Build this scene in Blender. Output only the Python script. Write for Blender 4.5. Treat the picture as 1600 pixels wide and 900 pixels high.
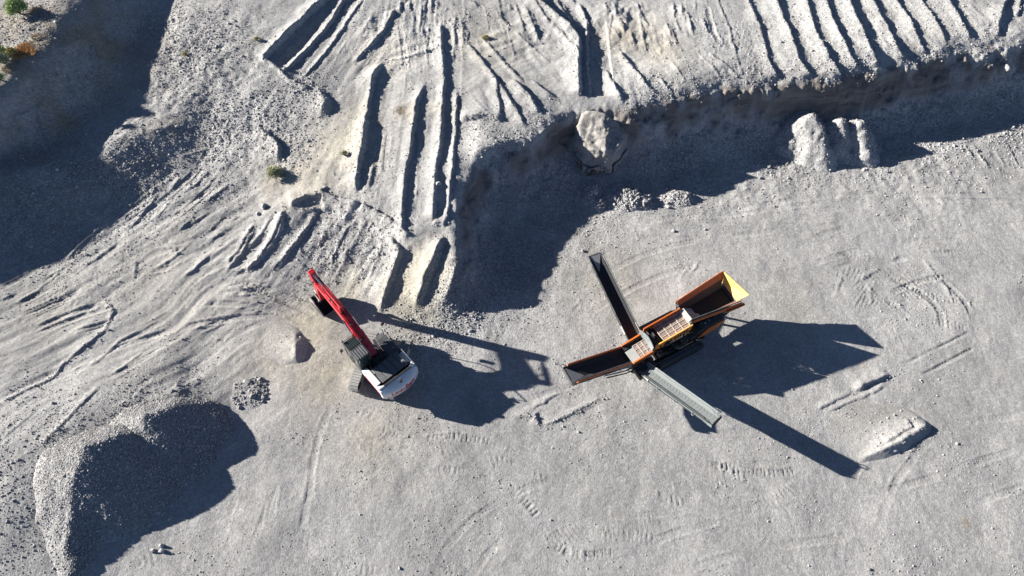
import bpy, bmesh, math, random
import numpy as np
from mathutils import Vector, Matrix

random.seed(7)
for _o in list(bpy.data.objects):
    bpy.data.objects.remove(_o, do_unlink=True)
scene = bpy.context.scene
COL = scene.collection

# ------------------------------------------------------------------ camera
PITCH = math.radians(58.0)
DIST = 54.0
FPX = 1067.0                       # focal length in units of a 1600 px wide frame
CF = np.array([0.0, math.cos(PITCH), -math.sin(PITCH)])
CU = np.array([0.0, math.sin(PITCH), math.cos(PITCH)])
CR = np.array([1.0, 0.0, 0.0])
CC = -DIST * CF
cam_d = bpy.data.cameras.new('camera')
cam_d.sensor_width = 36.0
cam_d.lens = 36.0 * FPX / 1600.0
cam_d.clip_start = 0.5
cam_d.clip_end = 2000.0
cam_o = bpy.data.objects.new('camera', cam_d)
cam_o.location = CC.tolist()
cam_o.rotation_euler = (math.pi / 2 - PITCH, 0, 0)
COL.objects.link(cam_o)
scene.camera = cam_o
scene.render.resolution_x = 1024
scene.render.resolution_y = 576

# ------------------------------------------------------------------ light
SUN_EL = math.radians(16.6)
SUN_TRAVEL = math.radians(-14.5)   # heading in which the light travels over the ground
LDIR = np.array([math.cos(SUN_EL) * math.cos(SUN_TRAVEL), math.cos(SUN_EL) * math.sin(SUN_TRAVEL), -math.sin(SUN_EL)])
sun_d = bpy.data.lights.new('sun', 'SUN')
sun_d.energy = 5.0
sun_d.angle = math.radians(0.5)
sun_d.color = (1.0, 0.955, 0.90)
sun_o = bpy.data.objects.new('sun', sun_d)
sun_o.rotation_euler = Vector(LDIR.tolist()).to_track_quat('-Z', 'Y').to_euler()
sun_o.location = (-60, 20, 40)
COL.objects.link(sun_o)
world = bpy.data.worlds.new('World')
scene.world = world
world.use_nodes = True
wn = world.node_tree
sky = wn.nodes.new('ShaderNodeTexSky')
sky.sky_type = 'NISHITA'
sky.sun_disc = False
sky.sun_elevation = SUN_EL
# the sun stands opposite to its travel direction; rotation runs clockwise from +Y
sx, sy = -LDIR[0], -LDIR[1]
sky.sun_rotation = math.atan2(sx, sy)
sky.air_density = 0.42
sky.dust_density = 0.6
sky.altitude = 3000.0
wn.links.new(sky.outputs[0], wn.nodes['Background'].inputs[0])
wn.nodes['Background'].inputs[1].default_value = 0.058
scene.view_settings.view_transform = 'Standard'
scene.view_settings.look = 'None'
scene.view_settings.gamma = 1.0
scene.view_settings.use_curve_mapping = False
scene.view_settings.exposure = 1.70

# ------------------------------------------------------------------ helpers
def ray(px, py):
    return CF * FPX + CR * (px - 800.0) + CU * (450.0 - py)

def un(px, py, h=0.0):
    d = ray(px, py)
    return CC + d * ((h - CC[2]) / d[2])

_rs = np.random.RandomState(11)
_TAB = _rs.rand(16, 256, 256).astype(np.float32)

def vnoise(x, y, s=0):
    t = _TAB[s % 16]
    xi = np.floor(x).astype(np.int64); yi = np.floor(y).astype(np.int64)
    fx = (x - xi).astype(np.float32); fy = (y - yi).astype(np.float32)
    fx = fx * fx * (3 - 2 * fx); fy = fy * fy * (3 - 2 * fy)
    x0 = xi & 255; x1 = (xi + 1) & 255; y0 = yi & 255; y1 = (yi + 1) & 255
    a = t[y0, x0]; b = t[y0, x1]; c = t[y1, x0]; d = t[y1, x1]
    return ((a + (b - a) * fx) * (1 - fy) + (c + (d - c) * fx) * fy) * 2 - 1

def fbm(x, y, scale, octs=4, s=0, gain=0.5):
    r = np.zeros(np.broadcast(x, y).shape, np.float32); amp = 1.0; f = 1.0 / scale
    for k in range(octs):
        ca, sa = math.cos(0.7 * k + s), math.sin(0.7 * k + s)
        r += amp * vnoise((x * ca - y * sa) * f + 17.3 * k, (x * sa + y * ca) * f + 9.1 * k, s + k)
        amp *= gain; f *= 2.03
    return r

def sstep(a, b, x):
    t = np.clip((x - a) / (b - a), 0, 1)
    return t * t * (3 - 2 * t)

def tag(o, label=None, cat=None, group=None, kind=None):
    if label: o['label'] = label
    if cat: o['category'] = cat
    if group: o['group'] = group
    if kind: o['kind'] = kind
    return o

def link(name, me, mat=None, parent=None):
    o = bpy.data.objects.new(name, me)
    COL.objects.link(o)
    if mat is not None and me is not None:
        me.materials.append(mat)
    if parent is not None:
        o.parent = parent
    return o

def empty(name, loc=(0, 0, 0), rz=0.0, parent=None):
    o = bpy.data.objects.new(name, None)
    o.empty_display_size = 0.3
    o.location = loc
    o.rotation_euler = (0, 0, rz)
    COL.objects.link(o)
    if parent is not None:
        o.parent = parent
    return o

def mesh_from_arrays(name, verts, quads, smooth=True):
    me = bpy.data.meshes.new(name)
    nv = len(verts); nq = len(quads)
    me.vertices.add(nv)
    me.vertices.foreach_set('co', np.ascontiguousarray(verts, np.float32).ravel())
    me.loops.add(nq * 4)
    me.loops.foreach_set('vertex_index', np.ascontiguousarray(quads, np.int32).ravel())
    me.polygons.add(nq)
    me.polygons.foreach_set('loop_start', np.arange(0, nq * 4, 4, dtype=np.int32))
    me.polygons.foreach_set('loop_total', np.full(nq, 4, np.int32))
    me.polygons.foreach_set('use_smooth', np.full(nq, smooth, bool))
    me.update(calc_edges=True)
    me.validate()
    return me

def add_attr(me, name, arr):
    a = me.attributes.new(name, 'FLOAT', 'POINT')
    a.data.foreach_set('value', np.ascontiguousarray(arr, np.float32).ravel())

# ------------------------------------------------------------------ materials
MATS = {}
class NT:
    """small wrapper that makes node wiring short"""
    def __init__(self, name):
        self.m = bpy.data.materials.new(name); self.m.use_nodes = True
        self.t = self.m.node_tree; self.b = self.t.nodes['Principled BSDF']
    def n(self, typ, **kw):
        nd = self.t.nodes.new(typ)
        for k, v in kw.items():
            if k.startswith('i_'):
                key = k[2:]; key = int(key) if key.isdigit() else key
                if isinstance(v, tuple) and len(v) == 2 and hasattr(v[0], 'outputs'):
                    self.t.links.new(v[0].outputs[v[1]], nd.inputs[key])
                elif hasattr(v, 'outputs'):
                    self.t.links.new(v.outputs[0], nd.inputs[key])
                else:
                    nd.inputs[key].default_value = v
            else:
                setattr(nd, k, v)
        return nd
    def noise(self, scale, detail=3.0, rough=0.55, vec=None):
        nd = self.n('ShaderNodeTexNoise'); nd.inputs['Scale'].default_value = scale
        nd.inputs['Detail'].default_value = detail; nd.inputs['Roughness'].default_value = rough
        if vec is not None: self.t.links.new(vec.outputs[0] if hasattr(vec, 'outputs') else vec, nd.inputs['Vector'])
        return nd
    def ramp(self, src, stops):
        nd = self.n('ShaderNodeValToRGB')
        self.t.links.new(src.outputs[0] if hasattr(src, 'outputs') else src, nd.inputs[0])
        e = nd.color_ramp.elements
        while len(e) < len(stops): e.new(0.5)
        for el, (p, c) in zip(e, stops):
            el.position = p
            el.color = (c, c, c, 1) if not hasattr(c, '__len__') else (*c, 1)
        return nd
    def mix(self, fac, a, b, mode='MIX'):
        nd = self.n('ShaderNodeMix', data_type='RGBA', blend_type=mode)
        for key, v in ((0, fac), (6, a), (7, b)):
            if hasattr(v, 'outputs'): self.t.links.new(v.outputs[0] if v.bl_idname != 'ShaderNodeMix' else v.outputs[2], nd.inputs[key])
            elif hasattr(v, 'is_linked'): self.t.links.new(v, nd.inputs[key])
            else: nd.inputs[key].default_value = v if key == 0 else (*v, 1)
        return nd
    def math(self, op, a, b=0.0):
        nd = self.n('ShaderNodeMath', operation=op)
        for k, v in ((0, a), (1, b)):
            if hasattr(v, 'outputs'): self.t.links.new(v.outputs[0], nd.inputs[k])
            elif hasattr(v, 'is_linked'): self.t.links.new(v, nd.inputs[k])
            else: nd.inputs[k].default_value = v
        return nd
    def attr(self, name):
        nd = self.n('ShaderNodeAttribute'); nd.attribute_name = name
        return nd.outputs['Fac']
    def out(self, col=None, rough=None, bump=None, **kw):
        if col is not None:
            if hasattr(col, 'outputs'): self.t.links.new(col.outputs[2] if col.bl_idname == 'ShaderNodeMix' else col.outputs[0], self.b.inputs['Base Color'])
            else: self.b.inputs['Base Color'].default_value = (*col, 1)
        if rough is not None:
            if hasattr(rough, 'outputs'): self.t.links.new(rough.outputs[0], self.b.inputs['Roughness'])
            else: self.b.inputs['Roughness'].default_value = rough
        if bump is not None: self.t.links.new(bump.outputs[0], self.b.inputs['Normal'])
        for k, v in kw.items(): self.b.inputs[k.replace('_', ' ')].default_value = v
        return self.m

def gravel_material(name, base=0.30, tint=(1.0, 0.982, 0.94), coarse_const=None, bump=1.0):
    t = NT(name)
    co = t.n('ShaderNodeTexCoord')
    class V: pass
    vec = co.outputs['Object']
    big = t.noise(0.11, 3, 0.55, vec)
    mid = t.noise(0.9, 4, 0.6, vec)
    fine = t.noise(9.0, 3, 0.7, vec)
    big2 = t.noise(0.42, 4, 0.62, vec)
    c1 = t.ramp(big, [(0.34, base * 0.86), (0.66, base * 1.12)])
    c1 = t.mix(1.0, c1, t.ramp(big2, [(0.32, 0.91), (0.5, 1.0), (0.62, 1.03), (0.74, 1.16)]), 'MULTIPLY')
    c2 = t.ramp(mid, [(0.3, 0.93), (0.7, 1.07)])
    c3 = t.ramp(fine, [(0.28, 0.84), (0.72, 1.16)])
    col = t.mix(1.0, c1, c2, 'MULTIPLY')
    col = t.mix(1.0, col, c3, 'MULTIPLY')
    # single stones as shades of grey
    vor = t.n('ShaderNodeTexVoronoi', feature='F1'); vor.inputs['Scale'].default_value = 8.5
    t.t.links.new(vec, vor.inputs['Vector'])
    sep = t.n('ShaderNodeSeparateColor'); t.t.links.new(vor.outputs['Color'], sep.inputs[0])
    st = t.ramp(sep, [(0.0, 0.62), (0.45, 0.93), (0.8, 1.10), (1.0, 1.5)])
    coarse = t.attr('coarse') if coarse_const is None else coarse_const
    stone = t.mix(1.0, col, st, 'MULTIPLY')
    amount = t.math('MULTIPLY_ADD', coarse, 0.46); amount.inputs[2].default_value = 0.42
    col = t.mix(amount, col, stone)
    tn = t.mix(1.0, col, tint, 'MULTIPLY')
    # cream-coloured fines
    crm = t.mix(1.0, tn, (1.22, 1.12, 0.90), 'MULTIPLY')
    cn = t.math('MULTIPLY', t.attr('cream'), t.ramp(mid, [(0.25, 0.45), (0.6, 1.0)]))
    col = t.mix(cn, tn, crm)
    pal = t.mix(1.0, col, (1.22, 1.22, 1.21), 'MULTIPLY')
    col = t.mix(t.attr('pale'), col, pal)
    # brown cut soil on the faces, in layers
    mp = t.n('ShaderNodeMapping'); t.t.links.new(vec, mp.inputs['Vector'])
    mp.inputs['Scale'].default_value = (0.25, 0.25, 2.6)
    lay = t.noise(1.0, 4, 0.6, mp)
    soil = t.ramp(lay, [(0.3, (0.12, 0.102, 0.088)), (0.5, (0.20, 0.175, 0.152)), (0.72, (0.27, 0.245, 0.22))])
    col = t.mix(t.attr('face'), col, soil)
    drt = t.mix(1.0, col, (0.84, 0.73, 0.57), 'MULTIPLY')
    col = t.mix(t.attr('soil'), col, drt)
    # relief
    hv = t.ramp(vor.outputs['Distance'], [(0.0, 1.0), (0.62, 0.0)])
    hm = t.mix(amount, t.ramp(fine, [(0.2, 0.25), (0.8, 0.75)]), hv)
    hb = t.n('ShaderNodeMath', operation='MULTIPLY_ADD')
    t.t.links.new(hm.outputs[2], hb.inputs[0]); hb.inputs[1].default_value = 1.0
    f2 = t.noise(28.0, 2, 0.6, vec); t.t.links.new(f2.outputs[0], hb.inputs[2])
    bp = t.n('ShaderNodeBump'); bp.inputs['Strength'].default_value = 0.42 * bump; bp.inputs['Distance'].default_value = 0.045
    t.t.links.new(hb.outputs[0], bp.inputs['Height'])
    return t.out(col, 0.95, bp, Specular_IOR_Level=0.2)

MATS['ground'] = gravel_material('ground_gravel', 0.325)
MATS['pile'] = gravel_material('pile_gravel', 0.335, coarse_const=0.9, bump=1.2)

def stone_material(name, lo, hi, tint=(1, 0.98, 0.95)):
    t = NT(name)
    oi = t.n('ShaderNodeObjectInfo')
    r = t.ramp(oi.outputs['Random'], [(0.0, lo), (0.5, (lo + hi) * 0.5), (0.93, hi), (1.0, hi * 1.35)])
    co = t.n('ShaderNodeTexCoord')
    nz = t.noise(6.0, 3, 0.6, co.outputs['Object'])
    c = t.mix(1.0, r, t.ramp(nz, [(0.3, 0.8), (0.7, 1.15)]), 'MULTIPLY')
    c = t.mix(1.0, c, tint, 'MULTIPLY')
    return t.out(c, 0.9, Specular_IOR_Level=0.25)
MATS['stone'] = stone_material('loose_stone', 0.22, 0.42)
MATS['boulder'] = stone_material('boulder_stone', 0.30, 0.42)
# ------------------------------------------------------------------ terrain: base levels
# each line: (px, py, height) points along a crest, rim or toe; heights in metres above the pit floor
LINES = [
 # east cliff: rim, foot of the cut face, toe of the scree
 [(880,165,3.7),(905,163,3.8),(940,162,3.8),(990,166,3.8),(1060,152,3.8),(1110,140,3.8),(1180,131,3.8),(1230,126,3.8),(1300,129,3.8),(1345,122,3.8),(1400,100,3.9),(1440,86,3.9),(1520,71,3.9),(1600,57,3.9),(1700,36,3.9),(1850,10,3.9)],
 [(890,225,1.6),(990,238,1.3),(1060,215,1.3),(1110,203,1.3),(1180,192,1.3),(1230,186,1.3),(1300,184,1.2),(1345,178,1.2),(1400,166,1.2),(1440,156,1.2),(1520,144,1.2),(1600,132,1.2),(1700,112,1.2),(1850,85,1.2)],
 [(925,318,0.05),(960,300,0.05),(1000,285,0.05),(1060,265,0.0),(1110,255,0.0),(1180,240,0),(1230,232,0),(1300,226,0),(1400,210,0),(1520,190,0),(1600,178,0),(1700,160,0),(1850,135,0)],
 # alcove: rim, face foot, toe
 [(880,165,3.7),(862,190,3.6),(845,205,3.55),(800,222,3.4),(755,241,3.2),(735,262,3.0),(724,300,2.75),(719,350,2.45),(716,400,2.15),(706,432,1.7),(694,462,1.0),(684,495,0.15)],
 [(890,225,1.6),(870,245,1.35),(850,268,1.3),(812,284,1.25),(760,302,1.2),(745,340,1.1),(742,380,1.0),(742,430,0.75),(735,468,0.4)],
 [(925,318,0.05),(870,330,0.05),(830,332,0.05),(800,348,0.05),(790,400,0.03),(795,450,0.02),(790,490,0.0),(720,520,0)],
 # ramp lip and the toe below it
 [(452,322,1.95),(500,304,2.15),(560,318,2.2),(600,336,2.25),(640,368,2.25),(690,352,2.35)],
 [(440,352,1.45),(500,340,1.5),(556,352,1.5),(596,374,1.55),(625,398,1.5),(640,402,1.35),(664,392,1.7),(690,392,1.75)],
 [(370,450,0.45),(420,440,0.35),(470,437,0.2),(520,450,0.08),(560,470,0.02),(600,492,0),(640,497,0),(668,502,0)],
 [(455,395,0.85),(520,400,0.8),(570,425,0.75),(600,445,0.75),(632,450,0.6),(655,440,1.0),(680,440,1.15)],
 # high bank in the north-west corner
 [(150,-60,6.3),(110,0,6.1),(95,40,6.0),(75,65,5.75),(38,115,5.45),(0,150,5.35),(-90,205,5.4),(-220,262,5.4),(-380,330,5.0),(-600,430,4.5)],
 [(60,-40,5.95),(0,20,5.75),(0,70,5.45),(-60,120,5.3),(-200,200,5.4)],
 [(262,-30,4.1),(228,20,3.9),(205,70,3.5),(185,120,3.1),(150,180,2.5),(100,222,2.2),(45,244,2.0),(0,252,2.0),(-90,300,1.7),(-220,360,1.4),(-400,440,1.2)],
 [(305,199,2.35),(262,200,2.7),(215,208,2.9),(150,232,2.75),(105,256,2.5),(60,262,2.5),(0,266,2.4),(-80,310,2.0)],
 [(270,268,1.5),(225,300,1.2),(160,330,1.05),(90,365,0.9),(0,420,0.75),(-100,470,0.7)],
 # west edge of the upper bench
 [(500,0,4.2),(450,52,4.1),(412,94,4.0),(445,125,3.75),(482,142,3.6)],
 [(380,130,3.5),(400,165,3.2),(420,200,2.75),(425,230,2.4),(420,262,2.05),(432,300,1.85)],
]
PTS = [
 (500,560,0),(600,530,0),(760,560,0),(880,430,0),(930,345,0),(1000,338,0),(1080,322,0),(1240,270,0),(1300,256,0),(1420,250,0),(1600,265,0),(1750,240,0),
 (800,700,0),(1200,700,0),(1550,450,0),(1550,850,0),(400,850,0),(450,650,0),(1000,900,0),(1300,400,0),(700,620,0),(1000,620,0),(600,800,0),(1750,600,0),(1750,950,0),(800,1000,0),(300,960,0),
 (640,70,4.0),(560,20,4.15),(740,60,4.0),(850,100,3.9),(900,40,4.05),(1000,100,3.9),(1200,50,3.95),(1400,30,4),(1580,5,4.1),(1000,10,4.1),(750,-40,4.2),(1200,-60,4.2),(1500,-80,4.2),(500,-60,4.3),(350,-50,4.3),
 (620,180,3.55),(700,180,3.6),(780,150,3.75),(840,170,3.7),(600,260,2.95),(660,260,3.0),(605,310,2.5),(655,330,2.5),(690,320,2.6),(740,205,3.45),
 (565,160,3.4),(525,220,2.95),(480,270,2.4),(520,285,2.4),(540,130,3.65),(480,200,2.85),(500,100,3.85),(450,180,3.0),
 (300,20,4.2),(340,90,3.95),(300,150,3.15),(232,95,3.55),(245,170,2.8),(340,225,2.0),(390,300,1.45),(310,330,1.1),(240,360,0.95),(400,360,1.1),
 (200,450,0.62),(0,520,0.8),(100,560,0.62),(300,500,0.35),(400,520,0.12),(300,585,0.3),(0,620,1.0),(200,628,1.05),(120,655,1.25),(50,690,1.3),(0,720,1.3),(280,612,0.7),(60,760,1.1),(0,820,0.9),(150,598,0.85),(340,668,0.05),(305,740,0),(255,800,0),(185,880,0),(-100,700,1.25),(-100,800,0.9),(0,880,0.6),(120,480,0.7),(60,460,0.72),(-150,560,0.9),
]
def densify(line, step=1.1):
    out = []
    w = [un(*p) for p in line]
    for a, b in zip(w[:-1], w[1:]):
        n = max(1, int(np.linalg.norm(b[:2] - a[:2]) / step))
        for k in range(n):
            out.append(a + (b - a) * (k / n))
    out.append(w[-1])
    return out
_cp = []
for ln in LINES: _cp += densify(ln)
_cp += [un(*p) for p in PTS]
_cp = np.array(_cp)
# drop near-duplicates
keep = []
for i, p in enumerate(_cp):
    if all(np.hypot(*(p[:2] - _cp[j][:2])) > 0.3 for j in keep): keep.append(i)
_cp = _cp[keep]

X0, X1, Y0, Y1 = -66.0, 66.0, -30.0, 48.0
CS = 0.33
cgx = np.arange(X0, X1 + CS, CS); cgy = np.arange(Y0, Y1 + CS, CS)
def _rbf():
    P = _cp[:, :2]; D = np.hypot(P[:, None, 0] - P[None, :, 0], P[:, None, 1] - P[None, :, 1])
    n = len(P)
    A = np.zeros((n + 1, n + 1)); A[:n, :n] = -D - np.eye(n) * 0.02; A[:n, n] = 1; A[n, :n] = 1
    w = np.linalg.solve(A, np.append(_cp[:, 2], 0))
    out = np.zeros((len(cgy), len(cgx)), np.float32)
    wx = w[:n].astype(np.float32)
    for r, yy in enumerate(cgy):
        d = np.sqrt((cgx[:, None] - P[None, :, 0]) ** 2 + (yy - P[None, :, 1]) ** 2).astype(np.float32)
        out[r] = -(d @ wx) + w[n]
    return out
CGRID = np.clip(_rbf(), -0.05, 6.6)

def base_z(x, y):
    u = np.clip((np.asarray(x, float) - X0) / CS, 0, len(cgx) - 1.001); v = np.clip((np.asarray(y, float) - Y0) / CS, 0, len(cgy) - 1.001)
    i = u.astype(int); j = v.astype(int); fu = u - i; fv = v - j
    return (CGRID[j, i] * (1 - fu) + CGRID[j, i + 1] * fu) * (1 - fv) + (CGRID[j + 1, i] * (1 - fu) + CGRID[j + 1, i + 1] * fu) * fv

def hit(px, py):
    """where the sight line of a photo point meets the base levels"""
    d = ray(px, py); d = d / np.linalg.norm(d)
    t = (6.8 - CC[2]) / d[2]; t1 = (-0.3 - CC[2]) / d[2]
    n = 160
    ts = np.linspace(t, t1, n)
    p = CC[None] + ts[:, None] * d[None]
    g = p[:, 2] - base_z(p[:, 0], p[:, 1])
    k = np.argmax(g < 0)
    if k == 0: k = n - 1
    a, b = g[k - 1], g[k]
    tt = ts[k - 1] + (ts[k] - ts[k - 1]) * a / (a - b + 1e-9)
    return CC + tt * d

def pxm(px, py):
    """photo pixels per metre near a photo point"""
    p = hit(px, py)
    return FPX / float((p - CC) @ CF)

# ------------------------------------------------------------------ terrain: fine grid
def axis(lo, hi, fine, outer):
    a = list(np.arange(lo, hi, fine)); st = fine; v = a[-1]; r = []
    while v < outer:
        st *= 1.35; v += st; r.append(v)
    st = fine; v = a[0]; l = []
    while v > -outer:
        st *= 1.35; v -= st; l.append(v)
    return np.array(l[::-1] + a + r)
def yaxis():
    a = []; v = -23.5
    while v < 38.5:
        a.append(v); v += 0.086 + 0.0011 * (v + 23.5)
    st = 0.15; r = []
    while v < 700: r.append(v); st *= 1.35; v += st
    st = 0.09; v = a[0]; l = []
    while v > -700: st *= 1.35; v -= st; l.append(v)
    return np.array(l[::-1] + a + r)
GX = axis(-56.0, 56.0, 0.105, 700.0); GY = yaxis()
XX, YY = np.meshgrid(GX, GY)
XX = XX.astype(np.float32); YY = YY.astype(np.float32)

# how close to a cut edge every point is: slope of the base levels
gy_, gx_ = np.gradient(CGRID, CS, CS)
SLOPE = np.hypot(gx_, gy_)
def grid_sample(G, x, y):
    u = np.clip((x - X0) / CS, 0, len(cgx) - 1.001); v = np.clip((y - Y0) / CS, 0, len(cgy) - 1.001)
    i = u.astype(int); j = v.astype(int); fu = (u - i).astype(np.float32); fv = (v - j).astype(np.float32)
    return (G[j, i] * (1 - fu) + G[j, i + 1] * fu) * (1 - fv) + (G[j + 1, i] * (1 - fu) + G[j + 1, i + 1] * fu) * fv
slope0 = grid_sample(SLOPE, XX, YY)
# ragged edges: the lookup is shifted by noise
edge = sstep(0.35, 1.1, slope0)
def blur(a, n=2):
    for _ in range(n):
        a = (a + np.roll(a, 3, 0) + np.roll(a, -3, 0) + np.roll(a, 3, 1) + np.roll(a, -3, 1)) / 5
    return a
edge = blur(edge, 4)
wa = 0.08 + 0.34 * np.clip(edge * 1.6, 0, 1)
wxs = fbm(XX, YY, 2.0, 4, 1, 0.6) * wa; wys = fbm(XX, YY, 1.7, 4, 5, 0.6) * wa
ZZ = grid_sample(CGRID, XX + wxs, YY + wys).astype(np.float32)
face0 = grid_sample(SLOPE, XX + wxs, YY + wys)
# the cut bank breaks off sharply at its rim
_m = sstep(-4.2, -2.4, XX)
_r = np.where(ZZ > 3.25, 3.68 + (ZZ - 3.25) * 0.35 * (ZZ < 3.75) + (ZZ >= 3.75) * (0.175 + (ZZ - 3.75) * 0.6), np.where(ZZ > 1.25, 1.25 + (ZZ - 1.25) * (2.43 / 2.0), ZZ))
ZZ = (ZZ * (1 - _m) + _r * _m).astype(np.float32)

def blobs(lst):
    """soft patches given at photo points: (px, py, radius px, strength)"""
    m = np.zeros_like(ZZ)
    for px, py, r, s in lst:
        p = hit(px, py); q = r / pxm(px, py)
        i0, i1 = np.searchsorted(GX, [p[0] - 2.2 * q, p[0] + 2.2 * q]); j0, j1 = np.searchsorted(GY, [p[1] - 2.6 * q, p[1] + 2.6 * q])
        if i1 <= i0 or j1 <= j0: continue
        sl = np.s_[j0:j1, i0:i1]
        d2 = ((XX[sl] - p[0]) ** 2 + ((YY[sl] - p[1]) * 0.85) ** 2) / (q * q)
        m[sl] = np.maximum(m[sl], s * np.exp(-d2 * 0.9) ) if s > 0 else m[sl] + s * np.exp(-d2)
    return np.clip(m, 0, 1)

M_coarse = blobs([(40,770,80,.5),(20,860,80,.45),(90,690,60,.7),(200,635,50,.7),(0,700,80,.4),(280,620,40,.5),(300,80,90,1),(340,200,80,1),(420,180,70,.9),(450,230,50,.8),(260,40,60,.9),(470,140,50,.9),(350,280,60,.6),(520,380,60,.8),(580,380,50,.8),(480,370,50,.6),
    (880,290,80,1),(800,260,60,.9),(1060,230,90,1),(1200,215,90,1),(1330,200,90,1),(1450,190,90,1),(1570,175,90,1),(790,420,70,.9),(720,470,50,1),(700,500,40,.9),(650,520,40,.8),(150,140,120,.5),(80,300,120,.9),(200,270,80,1),(40,40,70,.9),(1290,220,60,1),
    (760,205,40,.7),(850,240,60,.8),(1300,60,200,.45),(1500,40,120,.45),(1120,60,80,.3),(930,90,60,.4),(640,40,100,.35),(580,200,40,.4),(610,260,60,.3)])
M_cream = blobs([(660,430,40,1),(640,465,45,.9),(545,450,30,.6),(480,520,50,.9),(510,580,60,.75),(500,500,50,.8),(530,230,60,.7),(490,270,50,.6),(560,190,40,.6),(690,170,25,.3),(580,690,50,.5),(1000,55,50,.55),(1030,75,40,.5),(760,70,60,.35),(600,90,50,.4),(250,430,70,.3),(300,480,100,.25),(100,470,80,.2),(650,180,20,.5),(60,100,50,.6),(950,440,50,.4),(1230,500,60,.2),(430,560,60,.5),(620,650,50,.3)])
M_soil = blobs([(30,45,50,.7),(70,30,40,.7),(20,10,40,.6),(40,100,40,.8),(60,70,35,.7),(110,130,60,.7),(160,90,70,.8),(90,180,60,.8),(150,30,60,.8),(200,60,50,.6),(60,230,50,.5),(250,215,40,.4),(30,160,40,.6),(970,60,25,.35),(1040,70,25,.3),(630,172,12,.5),(1350,570,7,.6),(1510,818,7,.8),(460,300,30,.4),(430,290,25,.5)])
M_pale = blobs([(1120,50,110,.6),(1250,50,120,.9),(1400,50,120,1),(1540,40,90,1),(640,80,60,.9),(600,60,50,.5),(990,110,60,.9),(1060,100,60,.8),(690,250,40,.5),(620,260,50,.4),(550,230,50,.5),(1450,300,160,.4),(1150,340,120,.45),(1000,380,90,.4),(320,500,120,.5),(240,400,70,.4),(780,60,70,.4),(860,80,60,.5),(940,180,30,.5)])
M_rough = blobs([(300,120,130,1),(400,220,80,1),(330,260,60,.8),(560,360,90,.8),(860,280,80,.8),(1150,220,120,.8),(1400,190,150,.8),(100,250,150,.8),(960,30,60,1),(900,60,60,.8),(850,40,70,.8),(730,480,60,.8),(800,440,60,.5),(40,60,80,.8),(640,30,60,.5),(1560,40,60,.8)])

# ------------------------------------------------------------------ windrows and ruts
def polyline_field(w, taper=0.8):
    """distance, lee side sign and relative position for points near a polyline (world xy)"""
    pass

def ridge(pts, wpx, lee=1.1, luff=3.2, lift=1.0, cut=0.0, ends=(0.9, 0.9), flip=1.0, h=None, jit=1.0):
    """a windrow along photo points; wpx is the width in photo pixels of the shade behind it"""
    global ZZ
    if luff < 4.5: luff *= 1.45
    w = np.array([hit(*p)[:2] for p in pts])
    seg = np.diff(w, axis=0); ln = np.hypot(seg[:, 0], seg[:, 1]); tot = ln.sum()
    d = seg.sum(0) / np.linalg.norm(seg.sum(0))
    l2 = LDIR[:2] / np.linalg.norm(LDIR[:2])
    cr = abs(d[0] * l2[1] - d[1] * l2[0])
    mid = pts[len(pts) // 2]
    if h is None:
        h = wpx / pxm(*mid) * math.tan(SUN_EL) / max(cr, 0.35) * lift
    CRESTS.append((w, h))
    R = max(h * luff, h / lee) + 0.5
    nseg = len(seg)
    i0, i1 = np.searchsorted(GX, [w[:, 0].min() - R, w[:, 0].max() + R]); j0, j1 = np.searchsorted(GY, [w[:, 1].min() - R, w[:, 1].max() + R])
    if i1 <= i0 or j1 <= j0: return
    sl = np.s_[j0:j1, i0:i1]
    x = XX[sl] + (fbm(XX[sl], YY[sl], 1.4, 2, 3) * 0.05 + fbm(XX[sl], YY[sl], 0.36, 2, 1) * 0.06) * jit; y = YY[sl] + (fbm(XX[sl], YY[sl], 1.4, 2, 8) * 0.05 + fbm(XX[sl], YY[sl], 0.36, 2, 5) * 0.06) * jit
    best = np.full(x.shape, 1e9, np.float32); side = np.zeros_like(best); pos = np.zeros_like(best)
    acc = 0.0
    for k in range(nseg):
        u = seg[k] / ln[k]
        rx = x - w[k, 0]; ry = y - w[k, 1]
        t = np.clip(rx * u[0] + ry * u[1], 0, ln[k])
        ex = rx - t * u[0]; ey = ry - t * u[1]
        dd = np.hypot(ex, ey)
        nx, ny = -u[1], u[0]
        if nx * l2[0] + ny * l2[1] < 0: nx, ny = -nx, -ny
        s = np.sign((ex * nx + ey * ny)) * flip
        m = dd < best
        best = np.where(m, dd, best); side = np.where(m, s, side); pos = np.where(m, acc + t, pos)
        acc += ln[k]
    hh = h * (0.92 + 0.22 * fbm(x, y, 1.6, 2, 6) * jit)
    # towards the ends the windrow sinks; its sunny flank fades out sooner than its crest
    e0 = ends[0] + 0.35 * np.where(side > 0, 0, best); e1 = ends[1] + 0.35 * np.where(side > 0, 0, best)
    tp = sstep(0, 1, (pos + 0.02) / e0) * sstep(0, 1, (tot - pos + 0.02) / e1)
    prof_l = np.clip(1 - best * lee / np.maximum(hh, 0.02), 0, 1)
    prof_w = np.clip(1 - best / np.maximum(hh * luff, 0.02), 0, 1); prof_w = prof_w * (0.25 + 0.75 * prof_w)
    pr = np.where(side > 0, prof_l, prof_w)
    z = pr * hh * tp
    if cut:
        wd = h * 3.5
        z = z - np.where(side > 0, np.clip(best / wd, 0, 1) * np.clip(2.2 - best / wd, 0, 1), 0) * cut * h * tp
    ZZ[sl] += z

R_ = ridge
CRESTS = []
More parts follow.
